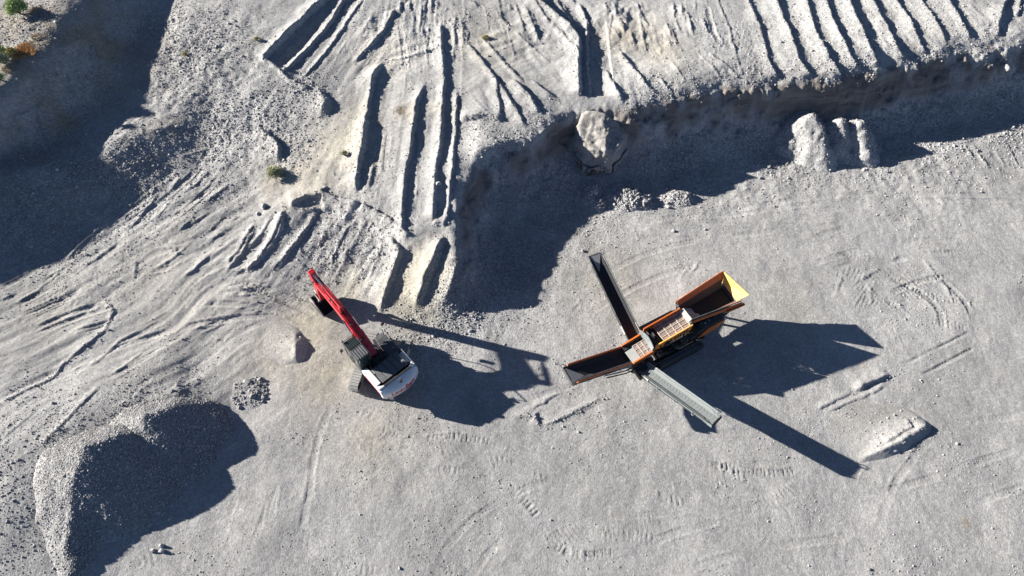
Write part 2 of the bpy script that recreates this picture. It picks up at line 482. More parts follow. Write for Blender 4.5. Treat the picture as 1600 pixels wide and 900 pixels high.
# push lanes on the east bench
for pts, w in [([(1170,0),(1188,45),(1200,85),(1213,124)],9), ([(1212,2),(1232,42),(1250,92),(1267,122)],15), ([(1260,0),(1277,47),(1297,88),(1314,120)],13),
    ([(1292,0),(1312,47),(1330,80),(1341,104)],13), ([(1330,5),(1350,45),(1360,70),(1371,104)],15), ([(1365,0),(1385,37),(1400,70),(1411,95)],13),
    ([(1402,2),(1422,32),(1437,67),(1446,85)],12), ([(1442,0),(1462,30),(1477,63)],9), ([(1485,0),(1500,25),(1515,58)],13), ([(1575,-5),(1562,25),(1560,54)],12), ([(1596,0),(1590,25)],8),
    ([(1125,5),(1140,40),(1150,75)],3), ([(1140,50),(1160,120)],3)]:
    e0 = [(pts[0][0] - 12 * k, pts[0][1] - 28 * k) for k in (3, 2, 1)] if pts[0][1] < 6 else []
    R_(e0 + pts, w, luff=6.5, lee=1.3, cut=0.25, ends=(0.5, 0.25))
# gully and banks in the middle of the bench
R_([(830,-20),(842,0),(875,30),(897,50),(905,64),(903,100),(905,150)], 24, luff=3.0, lee=1.4, cut=0.5, ends=(.3,.3))
R_([(905,5),(918,30),(916,62),(917,100),(921,150)], 14, luff=1.6, lee=1.3, ends=(.5,.3))
for pts, w in [([(947,105),(960,135),(975,163)],13), ([(967,80),(985,100),(1010,132),(1030,149)],9), ([(1027,115),(1050,147)],7), ([(1047,90),(1065,115),(1077,137)],4),
    ([(1090,75),(1127,122)],3.5), ([(1105,75),(1157,122)],3), ([(997,0),(1002,42),(1012,82)],5), ([(1052,0),(1055,30)],5), ([(1045,37),(1062,72)],5), ([(958,20),(950,55)],4), ([(985,45),(992,70)],6), ([(1012,52),(1020,66)],4),
    ([(800,125),(825,150),(845,180)],13), ([(830,125),(872,159)],6), ([(798,158),(810,180),(822,202)],11), ([(800,45),(860,100)],3), ([(775,20),(800,45)],4), ([(752,57),(785,95),(820,130)],4), ([(740,0),(748,12)],7), ([(758,18),(768,30)],4), ([(795,5),(800,18)],6),
    ([(880,0),(890,20)],5), ([(960,0),(965,30)],6), ([(725,62),(750,92),(775,125),(782,186)],9), ([(772,122),(790,145),(802,172)],10), ([(720,25),(722,40)],4),([(700,30),(712,45)],4)]:
    R_(pts, w, luff=5.0, lee=1.3)
# walls of the old slots on the west side of the bench
R_([(540,-35),(507,0),(452,50),(411,94)], 27, luff=2.4, lee=1.5, cut=0.45, ends=(.3,.15))
R_([(411,94),(432,106),(450,124),(482,139)], 12, luff=1.0, lee=1.3, ends=(.1,.5), h=0.28, flip=-1)
R_([(548,-18),(535,2),(507,47),(475,82),(443,112)], 17, luff=2.2, lee=1.4, cut=0.3, ends=(.3,.2))
R_([(580,-20),(562,5),(535,45),(502,92),(466,128)], 8, luff=3.0)
R_([(617,15),(600,47),(580,70),(552,100)], 13, luff=3)
for pts, w in [([(627,0),(625,22)],7), ([(640,-4),(640,20)],8), ([(682,0),(684,12)],8), ([(545,60),(520,100)],3), ([(585,85),(565,108)],4), ([(660,10),(655,60)],3)]: R_(pts, w)
# dozer lanes of the ramp
R_([(601,92),(582,120),(577,160),(566,225),(560,262),(553,307)], 25, luff=2.6, lee=1.3, cut=0.3, ends=(2.2,1.6))
R_([(665,125),(650,162),(642,225),(635,262),(627,337),(628,362)], 16, luff=2.4, lee=1.2, cut=0.2, ends=(2.6,.6))
R_([(688,30),(690,72),(694,125),(689,212),(680,275),(676,347)], 16, luff=2.4, lee=1.2, cut=0.2, ends=(2.6,.6))
R_([(715,135),(710,225),(702,300),(695,350)], 13, luff=2.0, lee=1.2, ends=(2.0,.5))
R_([(676,349),(695,352)], 5, h=0.2, ends=(.1,.1))
R_([(575,300),(582,265),(587,250)], 7)
# spurs below the lip
R_([(606,366),(624,395),(612,430),(598,470),(594,492)], 12, h=0.34, luff=2.6, lee=1.1)
R_([(690,366),(682,398),(664,436),(646,486)], 14, h=0.55, luff=2.6, lee=1.0)
R_([(716,405),(706,440),(690,482)], 10, h=0.3, luff=2.2, lee=1.0)
# broken lip at the head of the slope
R_([(452,322),(478,308),(505,303),(540,312),(562,318)], 8, h=0.32, luff=4, lee=2.2, ends=(.3,.4))
R_([(562,318),(600,336),(640,368)], 8, h=0.22, luff=4, lee=2.0, ends=(.4,.3))
R_([(470,330),(490,326),(520,328)], 5, h=0.2, luff=1.5, lee=1.5)
# lobes west of the ramp
for pts, w in [([(446,325),(425,375),(400,410),(380,425)],11), ([(495,335),(467,375),(432,422)],6), ([(560,340),(540,360),(522,400),(517,425)],6), ([(540,372),(530,410)],3), ([(415,200),(432,225),(440,250)],8), ([(350,200),(355,230)],4), ([(280,245),(330,230)],3),
    ([(162,352),(125,385),(100,410)],7), ([(327,267),(305,290),(285,302)],7), ([(245,290),(232,315)],7), ([(285,270),(265,300)],5), ([(365,285),(317,320)],5), ([(400,355),(375,400),(350,425)],9), ([(400,410),(360,430)],6),
    ([(302,340),(275,365)],8), ([(215,405),(208,440)],6), ([(355,357),(322,380)],6), ([(200,330),(190,350)],5), ([(270,310),(240,345)],4), ([(340,290),(310,305)],4), ([(330,330),(290,355)],4), ([(385,330),(350,350)],4), ([(300,400),(250,430)],3),
    ([(162,467),(178,486),(166,514),(140,536),(100,567),(81,589),(40,610),(0,632)],7), ([(225,514),(187,533),(156,561),(131,580)],5), ([(231,545),(172,589)],4), ([(160,600),(110,650),(60,700)],6), ([(60,640),(0,690)],5), ([(300,450),(290,465)],5),([(130,400),(60,440)],3),([(120,440),(60,470)],3)]:
    R_(pts, w, luff=3.2)
for pts, w in [([(446,325),(440,358),(424,386),(402,408),(380,425)],13), ([(500,322),(472,368),(442,404),(420,426)],9), ([(400,345),(376,385),(352,414)],9), ([(352,334),(336,352),(318,366)],6), ([(398,196),(422,214),(440,236),(431,256)],12), ([(300,378),(270,404),(240,420)],5), ([(430,330),(410,365),(385,392)],6), ([(330,395),(300,425),(280,436)],5),
    ([(250,300),(215,345),(195,362)],5), ([(190,372),(150,405),(120,425)],5), ([(100,420),(55,455),(20,478)],4), ([(560,352),(545,385),(536,418)],5), ([(600,372),(590,405),(575,440)],5)]:
    R_(pts, w, luff=3.6)
R_([(492,136),(508,160),(500,186)], 20, h=0.42, luff=5, lee=0.62, ends=(1.2, 1.2))
R_([(716,186),(750,184),(786,188)], 8, h=0.34, luff=3.5, lee=0.9, ends=(.6,.6))
R_([(600,96),(640,88),(690,74)], 4, h=0.10, luff=4, lee=1.0)
# fan of blade marks at the head of the bench
_rr = random.Random(12)
for k in range(46):
    x = _rr.uniform(545, 905); y = _rr.uniform(-25, 60); a = math.radians((x - 690) / 250.0 * 46 + _rr.uniform(-6, 6)); L = _rr.uniform(18, 70)
    R_([(x, y), (x + math.sin(a) * L * .5 + _rr.uniform(-2, 2), y + math.cos(a) * L * .5), (x + math.sin(a) * L, y + math.cos(a) * L)], _rr.choice((2, 2.5, 3, 4, 6)), luff=4)
for k in range(26):
    x = _rr.uniform(940, 1110); y = _rr.uniform(-20, 70); L = _rr.uniform(12, 36); a = math.radians(_rr.uniform(-5, 35))
    R_([(x, y), (x + math.sin(a) * L, y + math.cos(a) * L)], _rr.choice((2, 3, 4, 6)), luff=3.5)
# scuffs on the pit floor
for pts, w in [([(845,668),(905,640),(945,618)],4.5), ([(800,648),(835,652),(852,668)],4), ([(825,640),(880,612)],4), ([(1272,643),(1300,628),(1335,610)],4), ([(1332,612),(1350,602),(1370,592),(1394,584)],11), ([(1290,645),(1350,620),(1388,600)],4), ([(1262,625),(1264,640)],4), ([(1200,588),(1205,608)],5), ([(1318,422),(1305,470)],3), ([(1360,440),(1362,478)],4), ([(1400,470),(1425,495)],3), ([(1440,400),(1480,450),(1490,475)],4), ([(1340,440),(1375,420)],3), ([(1590,440),(1600,432)],5), ([(1535,540),(1555,525)],2), ([(915,460),(890,490)],2.5),
    ([(1395,500),(1420,560)],2), ([(1080,430),(1095,405)],3), ([(1060,440),(1080,412)],2), ([(990,350),(1000,380)],2.5), ([(770,505),(780,535)],3)]:
    R_(pts, w, luff=6.0, ends=(.9, .9))
# edge berms at the scree toe in the east
for pts, w in [([(1362,236),(1375,262)],6), ([(1395,230),(1418,250)],5), ([(1412,232),(1428,248)],4), ([(1448,230),(1466,246)],4), ([(1508,230),(1520,246)],6), ([(1522,232),(1545,262)],5), ([(1552,230),(1572,262)],4), ([(1573,225),(1590,258)],5), ([(1430,270),(1465,247)],3), ([(1380,252),(1430,244)],3)]:
    R_(pts, w, luff=1.4, ends=(.3,.3))

# cleat prints left by tracks: (px, py, rx, ry in px, heading of the bars in degrees, period m, depth m)
def lugs(px, py, rx, ry, ang, per, amp, arc=0.0):
    p = hit(px, py); s = pxm(px, py); rx /= s; ry /= s * 0.8; R = max(rx, ry) * 1.3
    i0, i1 = np.searchsorted(GX, [p[0] - R, p[0] + R]); j0, j1 = np.searchsorted(GY, [p[1] - R, p[1] + R]); sl = np.s_[j0:j1, i0:i1]
    x = XX[sl] - p[0]; y = YY[sl] - p[1]
    m = sstep(1.1, 0.7, np.hypot(x / rx, y / ry) + 0.35 * fbm(XX[sl], YY[sl], 0.7, 2, 2))
    a = math.radians(ang); q = x * math.cos(a) + y * math.sin(a) + 0.06 * fbm(XX[sl], YY[sl], 0.5, 2, 4)
    q = q + 0.10 * fbm(XX[sl], YY[sl], 1.1, 2, 6)
    if arc: q = np.hypot(x * 1.0 - arc * math.cos(a), (y - arc * math.sin(a)) * 0.8) + 0.12 * fbm(XX[sl], YY[sl], 0.8, 2, 6)
    br = sstep(-0.35, 0.35, fbm(XX[sl], YY[sl], 0.55, 2, 9))
    ZZ[sl] += m * amp * 0.62 * np.maximum(np.sin(q * 2 * math.pi / per), -0.35) * br
for a in [(640,712,24,20,75,.32,.05),(705,692,24,16,25,.30,.045),(575,672,30,28,15,.34,.04,.6),(625,665,18,13,5,.30,.04),(780,722,22,9,10,.30,.045),(835,750,20,14,20,.30,.05),(875,826,32,18,30,.30,.05),(1000,832,66,13,5,.30,.045),(1052,772,26,15,0,.30,.055),
          (1130,745,34,18,5,.30,.05),(1140,765,36,26,90,.32,.035,1.0),(1215,772,34,26,35,.30,.05),(1165,712,14,22,80,.30,.04),(1400,440,60,36,35,.30,.05),(1350,450,35,30,-40,.30,.045),(1440,470,40,26,60,.30,.04),(560,890,50,9,0,.30,.04),(700,890,60,8,0,.30,.045),(270,385,60,10,35,.32,.03),
          (60,470,90,12,10,.34,.03),(880,635,40,9,70,.28,.03),(1560,400,40,16,50,.3,.03),(230,870,30,16,30,.35,.04),(1140,60,60,60,-20,.35,.03),(1010,70,50,30,15,.35,.03),(660,90,35,30,10,.35,.02),(715,180,20,60,80,.35,.025)]: lugs(*a)

def track(pts, gauge=2.3, width=0.5, depth=0.025, lug=0.014, per=0.26, both=True):
    """a pair of long wheel or crawler prints along photo points"""
    w = np.array([hit(*p)[:2] for p in pts])
    # smooth the path
    for _ in range(2):
        q = [w[0]]
        for a, b in zip(w[:-1], w[1:]): q += [a * .75 + b * .25, a * .25 + b * .75]
        w = np.array(q + [w[-1]])
    seg = np.diff(w, axis=0); ln = np.hypot(seg[:, 0], seg[:, 1]); R = gauge / 2 + width + .4
    i0, i1 = np.searchsorted(GX, [w[:, 0].min() - R, w[:, 0].max() + R]); j0, j1 = np.searchsorted(GY, [w[:, 1].min() - R, w[:, 1].max() + R])
    if i1 <= i0 or j1 <= j0: return
    sl = np.s_[j0:j1, i0:i1]; x = XX[sl]; y = YY[sl]
    best = np.full(x.shape, 1e9, np.float32); sd = np.zeros_like(best); pos = np.zeros_like(best); acc = 0
    for k in range(len(seg)):
        u = seg[k] / max(ln[k], 1e-6); rx = x - w[k, 0]; ry = y - w[k, 1]
        t = np.clip(rx * u[0] + ry * u[1], 0, ln[k]); ex = rx - t * u[0]; ey = ry - t * u[1]; dd = np.hypot(ex, ey); m = dd < best
        best = np.where(m, dd, best); sd = np.where(m, np.sign(-u[1] * ex + u[0] * ey), sd); pos = np.where(m, acc + t, pos); acc += ln[k]
    off = best * sd + 0.06 * fbm(x, y, 1.5, 2, 3)
    z = np.zeros_like(best); wear = sstep(-0.25, 0.45, fbm(x, y, 3.0, 3, 5)) * sstep(0, 2.0, pos) * sstep(0, 2.0, acc - pos)
    for c in ((-gauge / 2, gauge / 2) if both else (0,)):
        e = np.abs(off - c) / (width / 2)
        z += np.where(e < 1, -depth, 0) + depth * 1.3 * np.exp(-((e - 1.15) / 0.22) ** 2) + np.where(e < 0.95, lug * np.sin(pos * 2 * math.pi / per + 0.8 * np.abs(off - c) / width), 0)
    ZZ[sl] += z * wear
for pts, kw in [([(-20,535),(150,462),(300,428),(430,440),(520,480)], dict(depth=.045)), ([(-20,560),(150,490),(300,455),(420,462),(500,495)], dict(gauge=1.9, depth=.045)), ([(-20,500),(120,440),(260,405),(380,420),(470,455)], dict(lug=.02, depth=.04)), ([(0,600),(160,530),(320,480),(460,470)], dict(depth=.04)),
    ([(0,470),(120,410),(230,350),(310,290),(350,230)], dict(depth=.04)), ([(0,440),(100,400),(200,350),(270,300)], dict(depth=.03)), ([(90,620),(220,540),(360,470)], {}), ([(200,640),(330,560),(470,500)], dict(depth=.02)),
    ([(575,690),(640,715),(720,705),(790,722),(860,780),(880,840),(960,835),(1060,830)], dict(lug=.03, depth=.015)), ([(800,650),(860,640),(950,605)], dict(lug=.03)), ([(1040,775),(1100,750),(1160,760),(1230,770),(1290,740)], dict(lug=.03, depth=.015)),
    ([(1380,598),(1480,552),(1620,480)], dict(depth=.03, gauge=1.2, width=.3)), ([(1290,400),(1370,440),(1440,480),(1540,500),(1620,510)], dict(lug=.025)), ([(1320,480),(1390,430),(1470,410),(1560,420)], dict(lug=.025)), ([(1310,440),(1400,410),(1490,470),(1500,530)], dict(lug=.02)),
    ([(430,910),(455,780),(470,680),(500,620)], dict(depth=.018, lug=.006)), ([(350,910),(400,760),(450,640)], dict(depth=.015, lug=.006)), ([(600,900),(600,780),(615,680)], dict(depth=.015, lug=.008)), ([(700,900),(760,820),(900,760),(1100,700),(1250,700)], dict(depth=.014, lug=.01)), ([(950,905),(1150,830),(1400,800),(1620,720)], dict(depth=.016, lug=.012)), ([(1620,620),(1450,640),(1350,760),(1340,905)], dict(depth=.014, lug=.01)),
    ([(960,350),(1100,360),(1300,330),(1620,330)], dict(depth=.018, lug=.01)), ([(1000,330),(1150,310),(1300,285),(1620,290)], dict(depth=.02, lug=.01)), ([(900,480),(960,440),(1050,400),(1200,380)], dict(depth=.018, lug=.012)), ([(1180,420),(1400,350),(1620,370)], dict(depth=.014, lug=.01)),
    ([(1120,0),(1140,60),(1170,125)], dict(lug=.035, depth=.02)), ([(1085,0),(1095,50),(1130,120)], dict(lug=.03)), ([(600,190),(595,260),(588,330)], dict(gauge=.8, lug=.03)), ([(650,190),(645,300),(640,360)], dict(both=False, lug=.03)), ([(960,60),(1000,90),(1060,140)], dict(lug=.03)), ([(640,20),(650,70),(655,120)], dict(lug=.025)), ([(730,20),(760,70),(830,150)], dict(lug=.025))]:
    track(pts, **kw)

# ------------------------------------------------------------------ terrain: grain of the surface
flat = 1 - np.clip(edge * 1.3, 0, 1)
far_m = sstep(-75, -56, XX) * sstep(75, 56, XX)
# streaks drawn by wheels and blades on the west slope
mw = blobs([(120,520,150,1),(280,400,120,1),(300,520,130,1),(380,360,70,.8),(60,600,90,.8),(200,330,80,.7),(620,60,110,.7),(790,80,80,.7),(620,200,70,.3),(80,680,70,.7),(1000,60,80,.5)])
a_ = math.radians(33)
qx = XX * np.cos(a_) + YY * np.sin(a_); qy = -XX * np.sin(a_) + YY * np.cos(a_) + 1.3 * fbm(XX, YY, 9, 2, 2)
ZZ += mw * (0.045 * fbm(qx / 9.0, qy, 0.55, 3, 1) + 0.05 * fbm(qx / 6.0, qy, 1.4, 2, 4))
# striations left by blades and tracks along the push directions
def streak(bl, a, b, across, amp, along=10.0, sd=1):
    global ZZ
    p, q = hit(*a)[:2], hit(*b)[:2]; u = (q - p) / np.linalg.norm(q - p)
    m = blobs(bl); s0 = fbm(XX, YY, 5.0, 2, sd + 3)
    c = -XX * u[1] + YY * u[0] + 0.25 * s0; l = XX * u[0] + YY * u[1]
    n1 = fbm(c, l / along, across, 2, sd); n2 = fbm(c, l / along, across * 3.1, 2, sd + 5)
    ZZ += m * amp * (n1 + 1.5 * n2) * (0.65 + 0.5 * s0)
streak([(640,150,60,1),(680,200,50,1),(620,260,60,1),(660,310,50,1),(600,320,40,.8),(640,90,50,.8)], (665,125), (632,340), 0.30, 0.022, sd=2)
streak([(500,60,60,1),(540,50,60,1),(570,90,50,.9),(480,100,40,.8)], (562,5), (467,127), 0.30, 0.040, sd=4)
streak([(640,20,50,1),(680,30,50,1),(610,40,40,1)], (640,-20), (636,60), 0.28, 0.040, sd=6)
streak([(760,60,70,1),(810,100,60,1),(830,50,60,1),(780,140,50,.9),(860,130,40,.9)], (752,57), (830,140), 0.30, 0.036, sd=7)
streak([(980,60,70,1),(1040,60,60,1),(1000,120,60,.9),(1070,110,60,.8)], (990,20), (1020,110), 0.30, 0.030, along=5, sd=3)
streak([(1200,60,80,1),(1300,60,80,1),(1400,50,80,1),(1500,30,60,1),(1130,60,60,.8)], (1277,47), (1314,120), 0.30, 0.016, along=6, sd=5)
streak([(500,370,50,1),(460,380,50,1),(540,380,50,1),(580,410,40,1),(420,390,50,1)], (495,335), (440,415), 0.32, 0.050, along=6, sd=8)
streak([(540,220,50,.8),(510,260,50,.8),(470,240,50,.8)], (560,170), (480,290), 0.35, 0.020, along=5, sd=9)
streak([(380,320,60,1),(320,310,60,1),(260,330,60,1),(350,380,60,1)], (400,330), (300,400), 0.34, 0.050, along=7, sd=10)
streak([(200,180,120,.8),(140,120,90,.8),(100,300,120,.8),(200,260,60,.8)], (120,60), (180,160), 0.5, 0.05, along=4, sd=11)
streak([(760,300,60,1),(745,380,50,1),(800,280,60,.9)], (740,270), (775,330), 0.4, 0.06, along=4, sd=12)
ZZ += far_m * (0.05 * fbm(XX, YY, 3.4, 3, 2) + 0.011 * fbm(XX, YY, 0.8, 3, 5) + 0.0075 * fbm(XX, YY, 0.22, 2, 7))
ZZ += far_m * M_rough * (0.045 * fbm(XX, YY, 0.45, 3, 3) + 0.10 * fbm(XX, YY, 1.6, 3, 9))
cl = sstep(0.8, 1.6, face0)
ZZ += cl * (0.10 * fbm(XX, YY, 0.6, 3, 6) + 0.07 * fbm(XX, YY * 0.4, 0.35, 2, 3))

def terrain_z(x, y):
    """height of the finished ground"""
    i = np.clip(np.searchsorted(GX, x) - 1, 0, len(GX) - 2); j = np.clip(np.searchsorted(GY, y) - 1, 0, len(GY) - 2)
    fu = (x - GX[i]) / (GX[i + 1] - GX[i]); fv = (y - GY[j]) / (GY[j + 1] - GY[j])
    return (ZZ[j, i] * (1 - fu) + ZZ[j, i + 1] * fu) * (1 - fv) + (ZZ[j + 1, i] * (1 - fu) + ZZ[j + 1, i + 1] * fu) * fv

# level pads under the two machines
def pad(x, y, r, z):
    global ZZ
    m = sstep(r * 1.3, r * 0.8, np.hypot(XX - x, YY - y)) * 0.85
    ZZ = ZZ * (1 - m) + z * m
pad(-9.47, -6.9, 3.0, 0.0)
pad(11.7, -5.0, 3.2, 0.0)

nx_, ny_ = len(GX), len(GY)
idx = np.arange(nx_ * ny_, dtype=np.int32).reshape(ny_, nx_)
quads = np.stack([idx[:-1, :-1], idx[:-1, 1:], idx[1:, 1:], idx[1:, :-1]], -1).reshape(-1, 4)
verts = np.stack([XX, YY, ZZ], -1).reshape(-1, 3)
gme = mesh_from_arrays('ground', verts, quads)
add_attr(gme, 'coarse', np.clip((M_coarse + 0.25 * fbm(XX, YY, 4, 2, 3) * (M_coarse > .05)) * (1 - 0.8 * sstep(0.7, 1.1, face0)), 0, 1))
add_attr(gme, 'cream', M_cream)
add_attr(gme, 'pale', M_pale)
add_attr(gme, 'soil', np.clip(M_soil * (0.8 + 0.7 * fbm(XX, YY, 2.2, 3, 4)), 0, 1))
add_attr(gme, 'face', np.clip(sstep(0.70, 1.15, face0 + 0.3 * fbm(XX, YY, 1.2, 2, 5)) * sstep(0.9, 1.8, ZZ) * sstep(-19.5, -15, XX), 0, 1))
ground = link('ground', gme, MATS['ground'])
tag(ground, 'grey gravel pit floor with cut bank, push lanes and upper bench', kind='structure')
# ------------------------------------------------------------------ loose stones (geometry nodes, real meshes)
def stone_tree(name, mat):
    ng = bpy.data.node_groups.new(name, 'GeometryNodeTree')
    ng.interface.new_socket('Geometry', in_out='INPUT', socket_type='NodeSocketGeometry')
    ng.interface.new_socket('Geometry', in_out='OUTPUT', socket_type='NodeSocketGeometry')
    N, Lk = ng.nodes, ng.links
    gi = N.new('NodeGroupInput'); go = N.new('NodeGroupOutput')
    join = N.new('GeometryNodeGeometryToInstance')
    for k in range(4):
        ico = N.new('GeometryNodeMeshIcoSphere'); ico.inputs['Subdivisions'].default_value = 2 if k == 3 else 1
        sp = N.new('GeometryNodeSetPosition')
        pos = N.new('GeometryNodeInputPosition')
        nz = N.new('ShaderNodeTexNoise'); nz.noise_dimensions = '4D'; nz.inputs['W'].default_value = 3.7 * k + 0.6; nz.inputs['Scale'].default_value = 1.1; nz.inputs['Detail'].default_value = 1.0
        Lk.new(pos.outputs[0], nz.inputs['Vector'])
        vm = N.new('ShaderNodeVectorMath'); vm.operation = 'SUBTRACT'; vm.inputs[1].default_value = (0.5, 0.5, 0.5)
        Lk.new(nz.outputs['Color'], vm.inputs[0])
        vs = N.new('ShaderNodeVectorMath'); vs.operation = 'SCALE'; vs.inputs['Scale'].default_value = 1.5
        Lk.new(vm.outputs[0], vs.inputs[0]); Lk.new(vs.outputs[0], sp.inputs['Offset'])
        Lk.new(ico.outputs[0], sp.inputs['Geometry'])
        tr = N.new('GeometryNodeTransform'); tr.inputs['Scale'].default_value = [(1.0, 0.8, 0.62), (1.0, 0.9, 0.7), (1.25, 0.75, 0.6), (0.9, 0.9, 0.75)][k]
        Lk.new(sp.outputs[0], tr.inputs['Geometry'])
        sm = N.new('GeometryNodeSetMaterial'); sm.inputs['Material'].default_value = mat
        Lk.new(tr.outputs[0], sm.inputs['Geometry'])
        Lk.new(sm.outputs[0], join.inputs[0])
    iop = N.new('GeometryNodeInstanceOnPoints'); iop.inputs['Pick Instance'].default_value = True
    a_s = N.new('GeometryNodeInputNamedAttribute'); a_s.data_type = 'FLOAT'; a_s.inputs[0].default_value = 'size'
    rv = N.new('FunctionNodeRandomValue'); rv.data_type = 'FLOAT_VECTOR'; rv.inputs[0].default_value = (-0.5, -0.5, 0); rv.inputs[1].default_value = (0.5, 0.5, 6.28)
    Lk.new(gi.outputs[0], iop.inputs['Points']); Lk.new(join.outputs[0], iop.inputs['Instance'])
    Lk.new(rv.outputs[0], iop.inputs['Rotation']); Lk.new(a_s.outputs[0], iop.inputs['Scale'])
    Lk.new(iop.outputs[0], go.inputs[0])
    return ng
STONE_TREE = stone_tree('loose_stones', MATS['stone'])

def scatter(name, pts, size, parent=None, label=None):
    me = bpy.data.meshes.new(name)
    me.vertices.add(len(pts)); me.vertices.foreach_set('co', np.ascontiguousarray(pts, np.float32).ravel())
    a = me.attributes.new('size', 'FLOAT', 'POINT'); a.data.foreach_set('value', np.ascontiguousarray(size, np.float32))
    me.materials.append(MATS['stone'])
    o = link(name, me, None, parent)
    md = o.modifiers.new('stones', 'NODES'); md.node_group = STONE_TREE
    o['kind'] = 'stuff'
    if label: o['label'] = label
    return o

RS = np.random.RandomState(5)
def sample_grid(A, x, y):
    i = np.clip(np.searchsorted(GX, x), 0, len(GX) - 1); j = np.clip(np.searchsorted(GY, y), 0, len(GY) - 1)
    return A[j, i]

def scatter_ground():
    n = 620000
    y = RS.uniform(-23, 38, n); x = RS.uniform(-1, 1, n) * (36 + (y + 23) * 0.36)
    c = sample_grid(M_coarse, x, y); cr = sample_grid(np.clip(cl, 0, 1), x, y)
    clump = 0.5 + 0.9 * np.clip(fbm(x, y, 2.6, 3, 7), -0.5, 1)
    dens = np.clip(0.075 * clump ** 2 + 0.62 * np.clip(c, 0, 1) ** 1.5, 0, 1) * (1 - 0.92 * sample_grid(sstep(0.6, 1.1, face0), x, y))
    k = RS.rand(n) < dens
    x, y, c = x[k], y[k], c[k]
    sz = np.exp(RS.normal(0, 0.38, len(x))) * (0.027 + 0.018 * c)
    big = RS.rand(len(x)) < 0.012 + 0.02 * c
    sz = np.clip(np.where(big, sz * 2.1, sz), 0.016, 0.17)
    # crumbs along the crests and down the lee side of the windrows
    ax, ay, asz = [], [], []
    for w, h in CRESTS:
        if h < 0.09: continue
        for a, b in zip(w[:-1], w[1:]):
            n = int(np.hypot(*(b - a)) * (10 + 30 * min(h, 0.5)))
            t = RS.rand(n)[:, None]; q = a + (b - a) * t + RS.normal(0, 0.12 + 0.35 * h, (n, 2)) + LDIR[:2] * (0.25 * h + 0.05)
            ax.append(q[:, 0]); ay.append(q[:, 1]); asz.append(np.clip(np.exp(RS.normal(0, .45, n)) * .034, .018, .11))
    x = np.concatenate([x] + ax); y = np.concatenate([y] + ay); sz = np.concatenate([sz] + asz)
    z = terrain_z(x, y) + sz * 0.15
    scatter('gravel_stones', np.stack([x, y, z], 1), sz, None, 'loose grey stones strewn over the pit floor and slopes')
scatter_ground()

# ------------------------------------------------------------------ heaps of gravel: each one a body of its own
def patch(rows, n=0.09):
    """fill a net of photo points (rows of px, py, height) with closely spaced lines"""
    A = np.array(rows, float); out = []
    m = A.shape[0]
    for i in range(m - 1):
        k = max(2, int(np.linalg.norm(un(*A[i, 1]) - un(*A[i + 1, 1])) / n))
        for t in range(k): out.append([tuple(p) for p in A[i] * (1 - t / k) + A[i + 1] * (t / k)])
    out.append([tuple(p) for p in A[-1]])
    return out

